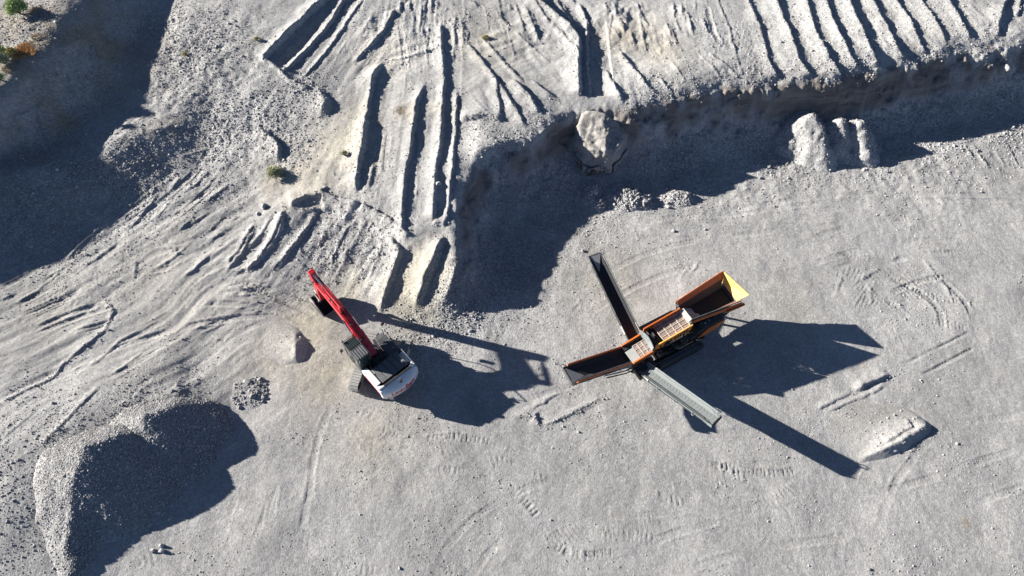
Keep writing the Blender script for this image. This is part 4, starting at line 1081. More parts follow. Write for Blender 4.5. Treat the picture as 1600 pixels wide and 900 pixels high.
    for k in range(6): 
        y = -0.05 - 0.085 * k; sm.sheet([(rear(y) - .006, y, 1.30), (rear(y - .055) - .006, y - .055, 1.30), (rear(y - .055) - .006, y - .055, 1.39), (rear(y) - .006, y, 1.39)], 0.003)
    sm.build('model_marking', 'black_decal', cw)
    st = MB()
    for k in range(6):
        y = 1.25 - 0.09 * k; st.sheet([(rear(y) - .006, y, 1.17), (rear(y - .09) - .006, y - .09, 1.17), (rear(y - .09) - .006, y - .09, 1.23), (rear(y) - .006, y, 1.23)], 0.003)
    st.build('red_stripe', 'red_decal', cw)
    # --- cab
    cab = empty('cab', (0, 0, 0), UP, root)
    x0, x1, y0, y1, z0, z1 = 0.02, 1.72, 0.44, 1.40, 1.22, 2.96
    fr = MB()
    for (xx, yy) in ((x0, y0), (x0, y1 - 0.09), (x1 - 0.14, y0), (x1 - 0.14, y1 - 0.09), (0.82, y1 - 0.09)):
        fr.box(xx, xx + 0.09, yy, yy + 0.09, z0, z1)
    fr.box(x0, x1, y0, y1, z0, z0 + 0.45)
    fr.build('cab_frame', 'charcoal', cab, 0.02)
    rf = MB().prism([(x0 - .02, y0 - .02), (x1 - .05, y0 - .02), (x1 + .02, y0 + .1), (x1 + .02, y1 - .1), (x1 - .05, y1 + .02), (x0 - .02, y1 + .02)], z1 - 0.03, z1 + 0.06, 'xy').build('cab_roof', 'charcoal', cab, 0.03)
    MB().box(1.02, 1.62, 0.53, 1.31, z1 + 0.062, z1 + 0.085).build('roof_hatch', 'glass', rf, 0.01)
    g = MB()
    for k in range(7): g.box(1.0, 1.66, 0.50 + 0.135*k, 0.518 + 0.135*k, z1 + 0.11, z1 + 0.125)
    for xx in (1.0, 1.64): g.box(xx, xx + .02, 0.48, 1.36, z1 + 0.125, z1 + 0.14)
    g.build('roof_guard', 'black', rf)
    for k in range(5): MB().box(0.08, 0.93, 0.50 + 0.17*k, 0.60 + 0.17*k, z1 + 0.05, z1 + 0.085).build('roof_rib', 'hood', rf, 0.012)
    MB().box(0.11, 0.84, y1 - 0.05, y1 - 0.03, z0 + .5, z1 - .05).build('window', 'glass', cab)
    MB().box(0.91, 1.58, y1 - 0.05, y1 - 0.03, z0 + .3, z1 - .05).build('window', 'glass', cab)
    MB().box(x1 - .06, x1 - .04, y0 + .09, y1 - .09, z0 + .35, z1 - .05).build('windscreen', 'glass', cab)
    MB().box(0.12, 1.58, y0 + .03, y0 + .05, z0 + .5, z1 - .05).build('window', 'glass', cab)
    MB().box(x0 + .03, x0 + .05, y0 + .09, y1 - .09, z0 + .5, z1 - .05).build('window', 'glass', cab)
    lb = MB(); lb.tube([(1.78, 0.46, z1 + .1), (1.78, 1.38, z1 + .1)], 0.022); lb.build('lamp_bar', 'black', cab)
    for yy in (0.52, 1.32): MB().cyl((1.74, yy, z1 + .15), (1.86, yy, z1 + .14), 0.075, 12).build('work_lamp', 'black', cab)
    mm = MB(); mm.tube([(1.66, 1.42, 2.2), (1.75, 1.58, 2.3)], 0.018); mm.box(1.7, 1.76, 1.55, 1.72, 2.05, 2.42); mm.build('mirror', 'black', cab, 0.01)
    MB().tube([(0.88, 1.42, 1.5), (0.88, 1.46, 1.7), (0.88, 1.46, 2.4), (0.88, 1.42, 2.5)], 0.018).build('grab_handle', 'black', cab)
    # --- boom, in the vertical plane of the upper structure
    up = [(0.22,1.72),(0.18,2.02),(0.42,2.24),(1.2,2.92),(2.0,3.50),(2.75,3.92),(3.3,4.10),(4.1,4.22),(5.2,4.31),(6.45,4.38),(6.72,4.26)]
    dn = [(6.70,4.02),(6.4,3.96),(5.2,3.80),(4.2,3.60),(3.5,3.36),(2.85,3.04),(2.1,2.56),(1.35,2.12),(0.72,1.78),(0.5,1.64)]
    BX = 0.18
    boom = MB().prism(up + dn, BX - 0.29, BX + 0.29).build('boom', 'red', root, 0.03, rz=UP)
    ln = MB()
    for yy in (0.10, 0.18, -0.02):
        ln.tube([(0.7, BX + yy, 2.54), (1.2, BX + yy, 2.97), (2.0, BX + yy, 3.55), (2.75, BX + yy, 3.97), (3.3, BX + yy, 4.15), (4.1, BX + yy, 4.27), (5.2, BX + yy, 4.36)], 0.022)
    ln.build('hydraulic_line', 'red', boom, smooth=True)
    for (xx, zz) in ((1.25,3.0),(2.3,3.72),(3.3,4.12),(4.6,4.28)): MB().box(xx-.05, xx+.05, BX-.05, BX+.24, zz-.03, zz+.06).build('line_clamp', 'black', boom)
    for xx, zz in ((2.95,3.75),(1.75,3.2)): MB().cyl((xx, BX-.36, zz-.3), (xx, BX+.36, zz-.3), 0.09, 14).build('boom_pin', 'black', boom)
    MB().box(2.9, 3.08, BX + .25, BX + .36, 3.5, 3.66).build('work_lamp', 'black', boom, .01)
    # boom cylinders
    for s in (-1, 1):
        a = Vector((0.95, BX + s*0.40, 1.45)); b = Vector((2.95, BX + s*0.34, 3.45)); mid = a.lerp(b, 0.60)
        c = MB().cyl(a, mid, 0.095, 14).build('boom_cylinder', 'red', root, rz=UP, smooth=False)
        MB().cyl(mid, b, 0.055, 12).build('piston_rod', 'chrome', c)
    # stick cylinder on top of the boom
    a = Vector((3.5, BX, 4.42)); b = Vector((6.98, BX, 5.02)); mid = a.lerp(b, 0.62)
    c = MB().cyl(a, mid, 0.10, 14).build('stick_cylinder', 'red', root, rz=UP)
    MB().cyl(mid, b, 0.06, 12).build('piston_rod', 'chrome', c)
    MB().prism([(3.3,4.08),(3.75,4.14),(3.62,4.5),(3.42,4.5)], BX - .16, BX + .16).build('cylinder_bracket', 'red', c, .02)
    MB().tube([(4.0,BX+.12,4.3),(4.7,BX+.16,4.5),(5.4,BX+.14,4.8),(5.6,BX+.1,4.85)], .03).build('hoses', 'black', c, smooth=True)
    # --- stick
    stick = MB().prism([(6.75,5.14),(7.10,5.18),(7.22,4.9),(7.18,4.2),(7.24,2.6),(7.24,1.45),(7.21,1.22),(7.03,1.22),(6.95,1.5),(6.76,2.8),(6.54,3.9),(6.52,4.35)], BX - 0.22, BX + 0.22).build('stick', 'red', root, 0.03, rz=UP)
    MB().cyl((6.70, BX-.32, 4.2), (6.70, BX+.32, 4.2), 0.13, 16).build('stick_pin', 'black', stick)
    MB().box(7.15, 7.30, BX-.12, BX+.12, 3.5, 3.85).build('cylinder_bracket', 'red', stick, .02)
    a = Vector((7.32, BX, 4.1)); b = Vector((7.72, BX, 1.75)); mid = a.lerp(b, .6)
    c = MB().cyl(a, mid, .085, 14).build('bucket_cylinder', 'red', stick); MB().cyl(mid, b, .05, 12).build('piston_rod', 'chrome', c)
    hb = MB()
    for yy in (-.14, .02, .15): hb.tube([(6.2, BX+yy, 4.42), (6.5, BX+yy*1.2, 4.7), (6.95, BX+yy, 4.65), (7.25, BX+yy, 4.2), (7.3, BX+yy, 3.9)], .024)
    hb.build('hoses', 'black', stick, smooth=True)
    OFS = (0.36 * math.cos(UP), 0.36 * math.sin(UP), 0)
    lk = MB(); lk.prism([(6.95,1.85),(7.1,1.95),(7.5,1.78),(7.45,1.62),(7.1,1.72)], BX - .22, BX - .16); lk.prism([(6.95,1.85),(7.1,1.95),(7.5,1.78),(7.45,1.62),(7.1,1.72)], BX + .16, BX + .22)
    lk.prism([(7.38,1.75),(7.5,1.78),(7.42,1.12),(7.3,1.12)], BX - .13, BX + .13)
    lk.build('bucket_link', 'shoe', root, .01, rz=UP, loc=OFS)
    # --- bucket, curled in and resting on its back
    W = 0.72
    shell = [(7.40,1.28),(7.62,1.0),(7.66,0.65),(7.5,0.32),(7.15,0.10),(6.7,0.03),(6.25,0.10),(5.95,0.30),(5.78,0.50)]
    inner = [(5.80,0.54),(5.98,0.36),(6.27,0.17),(6.7,0.10),(7.12,0.17),(7.44,0.37),(7.58,0.66),(7.54,0.97),(7.34,1.22)]
    bk = MB()
    bk.prism(shell + inner, BX - W, BX + W)
    sidep = shell + [(6.9,1.22)]
    bk.prism(sidep, BX - W - .02, BX - W + .02); bk.prism(sidep, BX + W - .02, BX + W + .02)
    bucket = bk.build('bucket', 'black', root, 0.0, rz=UP, loc=OFS)
    MB().box(5.66, 5.84, BX - W - .03, BX + W + .03, .0, .035, Matrix.Translation((5.75,0,.5)) @ Matrix.Rotation(.9, 4, 'Y') @ Matrix.Translation((-5.75,0,0))).build('cutting_edge', 'shoe', bucket)
    cp = MB(); cp.prism([(6.72,1.30),(7.5,1.34),(7.55,1.12),(7.3,1.04),(6.75,1.02)], BX - .32, BX - .26); cp.prism([(6.72,1.30),(7.5,1.34),(7.55,1.12),(7.3,1.04),(6.75,1.02)], BX + .26, BX + .32)
    cp.cyl((6.78, BX - .4, 1.2), (6.78, BX + .4, 1.2), .07, 12); cp.cyl((7.38, BX - .4, 1.16), (7.38, BX + .4, 1.16), .07, 12)
    cp.build('bucket_ear', 'shoe', bucket)
    MB().prism([(7.66,0.9),(7.72,0.7),(7.55,0.3),(7.5,0.32)], BX - W - .03, BX - .1).build('wear_plate', 'shoe', bucket)
    for s in (-1, 1): MB().prism([(6.9,1.22),(7.38,1.28),(7.62,1.0),(7.55,.72),(7.1,.95),(6.3,.82),(5.8,.54),(5.76,.58)], BX + s*W - .045, BX + s*W + .045).build('side_cutter', 'shoe', bucket)
    # the body is a size up from the drawing; boom, stick and bucket keep theirs
    for o in root.children:
        if o.name.split('.')[0] not in ('boom', 'boom_cylinder', 'stick_cylinder', 'stick', 'bucket_link', 'bucket'): o.scale = (1.09, 1.09, 1.0)
    return root
make_excavator()
# ------------------------------------------------------------------ screening plant
def make_screener():
    root = empty('screening_plant', (9.218, -6.698, 0.0), math.radians(29.0))
    tag(root, 'orange tracked screening plant with hopper, screen decks and three conveyors', 'screening plant')
    YC = 0.45
    # --- crawler tracks
    for s in (-1, 1):
        yc = YC + s * 1.48; hw = 0.22; L = 1.85; xc = 2.8
        def oval(r, n=8):
            p = [(xc + L + r*math.cos(-math.pi/2 + math.pi*k/n), .42 + r*math.sin(-math.pi/2 + math.pi*k/n)) for k in range(n+1)]
            return p + [(xc - L + r*math.cos(math.pi/2 + math.pi*k/n), .42 + r*math.sin(math.pi/2 + math.pi*k/n)) for k in range(n+1)]
        tr = MB().prism(oval(.38), yc - hw, yc + hw).build('track', 'soot', root, .01)
        sh = MB(); n = 46; r = .40; per = 4*L + 2*math.pi*r
        for k in range(n):
            q = per*k/n
            if q < 2*L: p = (xc + L - q, .42 + r); ang = 0
            elif q < 2*L + math.pi*r: a = (q-2*L)/r; p = (xc - L - r*math.sin(a), .42 + r*math.cos(a)); ang = -a
            elif q < 4*L + math.pi*r: p = (xc - L + (q-2*L-math.pi*r), .42 - r); ang = math.pi
            else: a = (q-4*L-math.pi*r)/r; p = (xc + L + r*math.sin(a), .42 - r*math.cos(a)); ang = math.pi - a
            M = Matrix.Translation((p[0], yc, p[1])) @ Matrix.Rotation(ang, 4, 'Y')
            sh.box(-.08, .08, -hw - .05, hw + .05, -.02, .015, M); sh.box(-.06, -.035, -hw - .05, hw + .05, .015, .045, M)
        o = sh.build('track_shoes', 'darkgrey', tr); o['kind'] = 'stuff'
        MB().box(xc - 1.7, xc + 1.7, yc - hw - .04, yc + hw + .04, .9, 1.0).build('track_guard', 'darkgrey', tr, .01)
    # --- chassis and undergear
    ch = MB(); ch.box(-1.2, 7.6, YC - .62, YC - .46, .95, 1.25); ch.box(-1.2, 7.6, YC + .46, YC + .62, .95, 1.25)
    for xx in (-1.1, .6, 2.4, 4.2, 5.8, 7.4): ch.box(xx, xx + .16, YC - .46, YC + .46, .98, 1.2)
    ch.build('chassis', 'soot', root, .01)
    MB().box(1.2, 4.6, YC - 1.35, YC + 1.35, .55, .95).build('axle_beam', 'soot', root, .03)
    for (xx, yy) in ((-.9, -.5), (-.9, .5), (7.3, -.45), (7.3, .45)):
        MB().box(xx, xx + .14, YC + yy - .07, YC + yy + .07, .0, .98).build('jack_leg', 'darkgrey', root, .01)
    for yy in (-.62, .54):
        for xx, zz in ((.9, 2.2), (3.7, 2.5)): MB().box(xx, xx + .12, YC + yy, YC + yy + .1, 1.2, zz).build('post', 'soot', root, .01)
    # --- upper screen deck
    def pt(x, xa, za, xb, zb): return za + (zb - za) * (x - xa) / (xb - xa)
    sb = empty('screen_box', (0, 0, 0), 0, root)
    ya, yb = -.30, 1.24
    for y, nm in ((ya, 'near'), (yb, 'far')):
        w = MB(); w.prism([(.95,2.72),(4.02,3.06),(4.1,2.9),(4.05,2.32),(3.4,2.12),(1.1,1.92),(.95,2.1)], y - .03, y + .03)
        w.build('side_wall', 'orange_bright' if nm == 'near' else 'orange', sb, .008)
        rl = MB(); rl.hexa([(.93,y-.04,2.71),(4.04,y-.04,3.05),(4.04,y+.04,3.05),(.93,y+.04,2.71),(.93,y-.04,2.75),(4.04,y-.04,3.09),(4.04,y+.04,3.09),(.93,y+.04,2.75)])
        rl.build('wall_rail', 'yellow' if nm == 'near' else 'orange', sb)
        if nm == 'near':
            for k, xx in enumerate((1.35, 1.75, 2.25, 2.6, 2.85, 3.1, 3.35, 3.6)):
                MB().box(xx, xx + .07, y - .085, y - .032, pt(xx, .95, 2.05, 4, 2.35), pt(xx, .95, 2.42 - .05*(k % 3), 4, 2.85 - .06*(k % 2))).build('wall_rib', 'soot', sb, .006)
            MB().cyl((1.95, y - .14, 2.25), (1.95, y - .03, 2.25), .24, 20).build('flywheel', 'soot', sb)
            MB().cyl((1.95, y - .20, 2.25), (1.95, y - .14, 2.25), .12, 16).build('flywheel_hub', 'darkgrey', sb)
            for xx in (1.15, 3.8):
                sp = MB()
                for j in range(5): sp.cyl((xx, y - .12, 1.70 + .07*j), (xx, y - .12, 1.74 + .07*j), .085, 12)
                sp.build('spring', 'soot', sb)
    # deck frame and perforated panels
    def deck(xa, za, xb, zb, y0, y1, nx, ny, parent, hole=8):
        d = MB(); th = .035
        def P(u, v, o=0): x = xa + (xb - xa)*u; return (x, y0 + (y1 - y0)*v, za + (zb - za)*u + o)
        for i in range(nx + 1):
            u = i/nx; e = .022/(xb - xa)
            d.hexa([P(u-e,0),P(u+e,0),P(u+e,1),P(u-e,1),P(u-e,0,.05),P(u+e,0,.05),P(u+e,1,.05),P(u-e,1,.05)])
        for j in range(ny + 1):
            v = j/ny; e = .022/(y1 - y0)
            d.hexa([P(0,v-e),P(1,v-e),P(1,v+e),P(0,v+e),P(0,v-e,.046),P(1,v-e,.046),P(1,v+e,.046),P(0,v+e,.046)])
        d.build('deck_frame', 'rust', parent)
        for i in range(nx):
            for j in range(ny):
                g = MB()
                for k in range(hole):
                    u0 = (i + (k + .12)/hole)/nx; u1 = (i + (k + .40)/hole)/nx
                    g.hexa([P(u0,j/ny+.02,.0),P(u1,j/ny+.02,.0),P(u1,(j+1)/ny-.02,.0),P(u0,(j+1)/ny-.02,.0),P(u0,j/ny+.02,.02),P(u1,j/ny+.02,.02),P(u1,(j+1)/ny-.02,.02),P(u0,(j+1)/ny-.02,.02)])
                for k in range(5):
                    v0 = (j + (k + .15)/5)/ny; v1 = (j + (k + .34)/5)/ny
                    g.hexa([P(i/nx,v0,.002),P((i+1)/nx,v0,.002),P((i+1)/nx,v1,.002),P(i/nx,v1,.002),P(i/nx,v0,.017),P((i+1)/nx,v0,.017),P((i+1)/nx,v1,.017),P(i/nx,v1,.017)])
                g.build('screen_panel', 'rust', parent)
        MB().hexa([P(0,0,-.42),P(1,0,-.42),P(1,1,-.42),P(0,1,-.42),P(0,0,-.40),P(1,0,-.40),P(1,1,-.40),P(0,1,-.40)]).build('lower_screen', 'soot', parent)
    deck(1.75, 2.48, 3.98, 2.78, -.24, 1.16, 4, 4, sb, 7)
    cr = MB()
    for xx in (1.15, 1.45): cr.cyl((xx, -.26, 2.42), (xx, 1.2, 2.42), .07, 12)
    cr.box(1.0, 1.75, -.24, 1.16, 2.15, 2.2)
    cr.build('cross_tube', 'soot', sb)
    # --- lower deck
    lb = empty('lower_screen_box', (0, 0, 0), 0, root)
    for y, nm in ((-.42, 'near'), (1.12, 'far')):
        MB().prism([(-.92,2.06),(.72,2.42),(.85,2.3),(.8,1.75),(-.7,1.5),(-.92,1.7)], y - .03, y + .03).build('side_wall', 'orange', lb, .008)
        MB().hexa([(-.92,y-.05,2.05),(.74,y-.05,2.41),(.74,y+.05,2.41),(-.92,y+.05,2.05),(-.92,y-.05,2.10),(.74,y-.05,2.46),(.74,y+.05,2.46),(-.92,y+.05,2.10)]).build('wall_rail', 'orange', lb)
    deck(-.28, 1.98, .78, 2.2, -.36, .72, 3, 3, lb, 6)
    MB().sheet([(-.95,-.36,1.88),(-.30,-.36,2.01),(-.30,.62,2.01),(-.95,.62,1.88)], .02).build('discharge_plate', 'plate', lb, .004)
    MB().box(-.9, .8, .74, 1.06, 1.85, 1.9).build('side_liner', 'soot', lb)
    # divider: a bowed upright plate
    n = 10; m = MB(); vs = []
    for k in range(n + 1):
        y = -.40 + 1.62*k/n; bow = .10*math.sin(math.pi*k/n)
        for th in (0, .05):
            vs += [(.56 + bow + th, y, 2.30), (.60 + bow*1.2 + th, y, 2.98 - .10*abs(k/n - .5)*2)]
    fs = []
    for k in range(n):
        a = 4*k; b = 4*(k+1)
        fs += [(a, b, b+1, a+1), (a+2, a+3, b+3, b+2), (a+1, b+1, b+3, a+3), (a, a+2, b+2, b)]
    fs += [(0,1,3,2), (4*n,4*n+2,4*n+3,4*n+1)]
    m.add(vs, fs).build('divider_plate', 'greygreen', lb, smooth=False)
    # --- hopper
    hp = empty('feed_hopper', (0, 0, 0), 0, root)
    F = [(4.12,1.78,3.2),(8.46,2.22,3.2),(8.30,1.45,2.25),(4.35,1.28,2.35)]
    Nn = [(4.12,.02,3.2),(8.28,-.46,3.2),(8.22,.10,2.25),(4.35,.18,2.35)]
    def quadplate(name, q, th, mat): return MB().sheet(q, th).build(name, mat, hp)
    # far wall: outer orange skin and, below the rim, the inside shadow painted into the colour
    fm = [tuple(Vector(F[0]).lerp(Vector(F[3]), .42)), tuple(Vector(F[1]).lerp(Vector(F[2]), .42))]
    quadplate('wall_rim_band', [F[0], F[1], fm[1], fm[0]], -.04, 'orange')
    quadplate('wall_shade_band', [fm[0], fm[1], F[2], F[3]], -.04, 'hopper_shade')
    nm_ = [tuple(Vector(Nn[0]).lerp(Vector(Nn[3]), .30)), tuple(Vector(Nn[1]).lerp(Vector(Nn[2]), .30))]
    quadplate('wall_rim_band', [Nn[1], Nn[0], nm_[0], nm_[1]], -.04, 'orange')
    quadplate('wall_shade_band', [nm_[1], nm_[0], Nn[3], Nn[2]], -.04, 'hopper_shade')
    # near outer skirt and the lifting beam
    quadplate('outer_skirt', [(4.05,-.05,3.12),(8.30,-.53,3.12),(8.36,-.58,2.72),(4.15,-.08,2.80)], -.035, 'orange')
    rim = MB(); rim.tube([Nn[0], Nn[1]], .045, 8); rim.build('rim_bar', 'darkgrey', hp)
    rim = MB(); rim.tube([F[0], F[1]], .045, 8); rim.build('rim_bar', 'orange', hp)
    MB().hexa([(7.0,-.60,2.62),(8.55,-.72,2.62),(8.55,-.52,2.62),(7.0,-.44,2.62),(7.0,-.62,2.86),(8.55,-.76,2.86),(8.55,-.54,2.86),(7.0,-.46,2.86)]).build('lift_beam', 'orange', hp, .03)
    quadplate('feeder_belt', [(4.3,.20,2.36),(8.3,.10,2.26),(8.3,1.44,2.26),(4.3,1.28,2.36)], .03, 'rubber')
    # tail flap, yellow inside
    fl = MB().sheet([(8.42,1.72,2.55),(8.36,-.06,2.50),(9.08,-.34,3.22),(8.72,2.20,3.24)], -.045).build('tail_flap', 'yellow', hp, .004)
    quadplate('tail_wall', [(8.30,1.45,2.25),(8.22,.08,2.25),(8.36,-.06,2.52),(8.42,1.72,2.57)], -.04, 'hopper_shade')
    MB().sheet([(8.44,1.74,2.56),(8.73,2.22,3.25),(8.47,2.24,3.2),(8.36,1.80,2.6)], .03).build('corner_gusset', 'orange', fl)
    cv = MB(); cv.sheet([(4.32,.16,2.80),(4.98,.22,2.62),(4.98,1.0,2.62),(4.32,1.26,2.80)], .03); cv.build('feed_chute', 'plate', hp, .005)
    MB().sheet([(4.00,-.10,2.86),(4.33,-.10,2.98),(4.33,1.14,2.98),(4.00,1.14,2.86)], .04).build('feed_lip', 'cream', hp, .01)
    for y in (-.06, 1.5):
        MB().cyl((4.1, y - .1, 3.02), (4.1, y + .1, 3.02), .14, 14).build('drum_bearing', 'soot', hp)
    for (a, b) in (((4.15,1.82,3.2),(4.15,1.4,2.0)), ((4.05,-.12,3.1),(4.15,-.1,2.0)), ((8.0,-.45,2.6),(7.4,-.2,1.2)), ((8.0,1.9,2.5),(7.4,1.1,1.2)), ((6.2,-.3,2.7),(6.2,-.1,1.2)), ((6.2,1.8,2.6),(6.2,1.1,1.2))):
        MB().tube([a, b], .06, 8).build('strut', 'soot', hp)
    ff = MB()
    for y in (.10, 1.42): ff.prism([(4.2,1.25),(7.6,1.25),(8.25,2.1),(8.25,2.34),(4.3,2.42)], y - .03, y + .03)
    ff.box(7.55, 7.6, .13, 1.39, 1.3, 2.2); ff.build('feeder_frame', 'soot', hp, .01)
    MB().box(4.6, 7.2, .9, 1.75, 1.2, 2.1).build('fuel_tank', 'orange', root, .04)
    # --- engine and hydraulics on the near side
    en = MB().prism([(4.5,1.0),(6.9,1.0),(7.15,1.75),(6.9,2.05),(4.6,2.0)], -.62, -.02).build('engine_canopy', 'soot', root, .03)
    MB().prism([(4.75,-.66),(6.95,-.66),(7.1,-.64),(4.9,-.64)], 1.02, 1.03, 'xy').build('sill', 'darkgrey', en)
    MB().sheet([(4.72,-.74,.98),(6.55,-.72,1.06),(7.12,-.68,1.80),(6.70,-.66,1.86)], .03).build('side_panel', 'orange', en)
    MB().sheet([(4.72,-.74,.98),(6.70,-.66,1.86),(5.6,-.66,1.80),(4.74,-.70,1.30)], .03).build('side_panel', 'orange', en)
    MB().sheet([(4.9,-.58,2.02),(6.9,-.58,2.07),(6.9,-.1,2.12),(4.9,-.1,2.06)], .02).build('canopy_top', 'darkgrey', en)
    for (x, y) in ((5.35,-.35),(5.75,-.28),(5.1,-.2)): MB().box(x, x + .16, y, y + .12, 2.06, 2.16).build('filler_cap', 'steel', en, .02)
    MB().cyl((5.0,-.3,2.0),(5.0,-.3,2.55),.06,12).build('exhaust_pipe','soot',en)
    hy = MB(); rnd = random.Random(4)
    for k in range(16):
        x = rnd.uniform(.9, 4.4); y = -.55 + rnd.uniform(-.2, .1); z = rnd.uniform(1.25, 1.9)
        hy.tube([(x, y, z), (x + .3, y - .1, z + rnd.uniform(-.2, .15)), (x + .75, y + rnd.uniform(-.1, .1), z + rnd.uniform(-.2, .1))], .025)
    hy.build('hoses', 'soot', root, smooth=True)
    for k, (x, z, s) in enumerate(((1.2,1.3,.35),(2.5,1.35,.4),(3.3,1.4,.45),(3.95,1.5,.4),(.4,1.2,.3))):
        MB().box(x, x + s, -.72, -.40, z - .1, z + .35).build('control_box', 'soot' if k % 2 else 'darkgrey', root, .02)
    for x in (2.7, 3.45): MB().cyl((x, -.86, 1.62), (x, -.70, 1.62), .13, 14).build('pulley', 'darkgrey', root)
    MB().box(-.9, 5.3, -.98, -.90, 1.0, 1.08).build('walkway_rail', 'darkgrey', root)
    MB().box(-.9, 5.3, -.90, -.62, .98, 1.0).build('walkway', 'soot', root)

    # --- conveyors
    def conveyor(name, p0, p1, w, belt, frame, board=None, board2=None, cleat=None, board_h=.16, side_gear=1, label=None, tip=None):
        p0 = Vector(p0); p1 = Vector(p1); u = (p1 - p0); L = u.length; u.normalize()
        s = u.cross(Vector((0, 0, 1))).normalized(); up = s.cross(u).normalized()
        M = Matrix((( u.x, s.x, up.x, p0.x), (u.y, s.y, up.y, p0.y), (u.z, s.z, up.z, p0.z), (0, 0, 0, 1)))
        cv = empty(name, (0, 0, 0), 0, root)
        if label: cv['label'] = label
        def put(mb, nm, mat, bev=0.0, smooth=False):
            mb.v = [tuple(M @ Vector(p)) for p in mb.v]; return mb.build(nm, mat, cv, bev, smooth)
        h = w / 2
        sec = [(-h*.94, .13), (-h*.52, .0), (h*.52, .0), (h*.94, .13)]
        b = MB(); nseg = 18; vs = []; fs = []
        for i in range(nseg + 1):
            x = L * i / nseg; fl = 1 - .8 * max(0, (i - nseg + 2) / 2)
            for (y, z) in sec: vs.append((x, y, z * fl))
        for i in range(nseg):
            for k in range(3): fs.append((i*4+k, i*4+k+1, (i+1)*4+k+1, (i+1)*4+k))
        b.add(vs, fs); bl = put(b, 'belt', belt, smooth=False)
        sd = bl.modifiers.new('thick', 'SOLIDIFY'); sd.thickness = .02
        put(MB().box(0, L, -h*.8, h*.8, -.24, -.22), 'return_belt', 'rubber')
        if cleat:
            c = MB(); n = int(L / .26)
            for k in range(n):
                x = .15 + k * .26
                for sg in (-1, 1):
                    c.add([(x, 0, .004), (x + .02, 0, .004), (x - .09, sg*h*.42, .004), (x - .11, sg*h*.42, .004), (x, 0, .010), (x + .02, 0, .010), (x - .09, sg*h*.42, .010), (x - .11, sg*h*.42, .010)], [(0,1,2,3)[::-1],(4,5,6,7),(0,1,5,4),(1,2,6,5),(2,3,7,6),(3,0,4,7)])
            o = put(c, 'belt_cleats', cleat); o['kind'] = 'stuff'
        for sg in (-1, 1):
            put(MB().box(-.1, L - .05, sg*h - .03, sg*h + .03, -.20, .06), 'frame_rail', frame, .006)
            bm_ = board if sg < 0 else (board2 or board)
            if bm_: put(MB().hexa([(0, sg*h - .02, .06), (L - .25, sg*h - .02, .06), (L - .25, sg*h + .02, .06), (0, sg*h + .02, .06), (.05, sg*(h + .08) - .02, .06 + board_h), (L - .3, sg*(h + .08) - .02, .06 + board_h), (L - .3, sg*(h + .08) + .02, .06 + board_h), (.05, sg*(h + .08) + .02, .06 + board_h)]), 'side_board', bm_)
        for x in np.arange(.4, L - .3, .9):
            put(MB().box(x, x + .05, -h + .03, h - .03, -.18, -.12), 'cross_member', frame)
            put(MB().cyl((x + .45, -h*.5, -.06), (x + .45, h*.5, -.06), .045, 8), 'idler_roller', 'soot')
        put(MB().cyl((L - .02, -h*.95, -.11), (L - .02, h*.95, -.11), .115, 16), 'head_drum', 'soot')
        put(MB().cyl((.0, -h*.95, -.11), (.0, h*.95, -.11), .115, 16), 'tail_drum', 'soot')
        for sg in (-1, 1):
            put(MB().box(L - .35, L + .04, sg*(h + .035) - .02, sg*(h + .035) + .02, -.2, .1), 'bearing_plate', 'greygreen' if frame != 'darkgrey' else 'darkgrey', .006)
        g = side_gear
        put(MB().tube([(L - .25, g*(h + .06), .02), (L - .05, g*(h + .28), .05), (L + .18, g*(h + .24), .06), (L + .16, g*(h + .02), .04)], .03), 'guard_loop', 'steel' if frame != 'darkgrey' else 'darkgrey')
        for x in (L*.28, L*.52, L*.76):
            put(MB().tube([(x, -g*(h + .03), -.02), (x + .04, -g*(h + .20), .0), (x + .16, -g*(h + .22), -.02), (x + .2, -g*(h + .03), -.04)], .028), 'tie_bracket', 'steel')
        put(MB().tube([(L*.1, -g*(h + .07), -.1), (L*.35, -g*(h + .10), -.12), (L*.6, -g*(h + .07), -.1), (L*.9, -g*(h + .08), -.06)], .022), 'hydraulic_line', 'soot')
        put(MB().box(L*.06, L*.16, -g*(h + .05) - .05, -g*(h + .05) + .05, -.12, .12), 'hinge_plate', 'cream' if frame != 'darkgrey' else 'plate', .01)
        put(MB().box(L*.02, L*.14, g*(h + .06) - .05, g*(h + .06) + .05, .0, .16), 'hinge_cover', 'cream', .01)
        a = M @ Vector((L*.55, 0, -.22)); q = Vector((p0.x + (p1.x - p0.x)*.08, p0.y + (p1.y - p0.y)*.08, 1.0))
        for sg in (-1, 1):
            off = s * (sg * h * .8)
            o = MB().tube([tuple(a + off), tuple(q + off)], .035, 8).build('support_strut', 'soot' if frame == 'darkgrey' else frame, cv)
        if tip:
            put(MB().add([(L*.80, -h*.5, .008), (L - .06, -h*.9, .06), (L - .06, h*.9, .06), (L*.93, h*.5, .008), (L*.80, -h*.5, .014), (L - .06, -h*.9, .066), (L - .06, h*.9, .066), (L*.93, h*.5, .014)], [(0,1,2,3),(4,7,6,5),(0,4,5,1),(1,5,6,2),(2,6,7,3),(3,7,4,0)]), 'dusty_belt_end', tip)
        return cv
    conveyor('tail_conveyor', (-.35, .38, 1.46), (-5.75, .66, 2.86), 1.34, 'rubber', 'darkgrey', 'orange', 'orange', 'rubber', .20, side_gear=1, tip='plate', label='orange sided tail conveyor with dusty belt tip')
    conveyor('side_conveyor', (.60, 1.55, 1.30), (1.24, 8.25, 2.98), .98, 'rubber', 'darkgrey', 'darkgrey', None, None, .12, side_gear=1, tip='plate', label='dark side conveyor reaching away from the excavator')
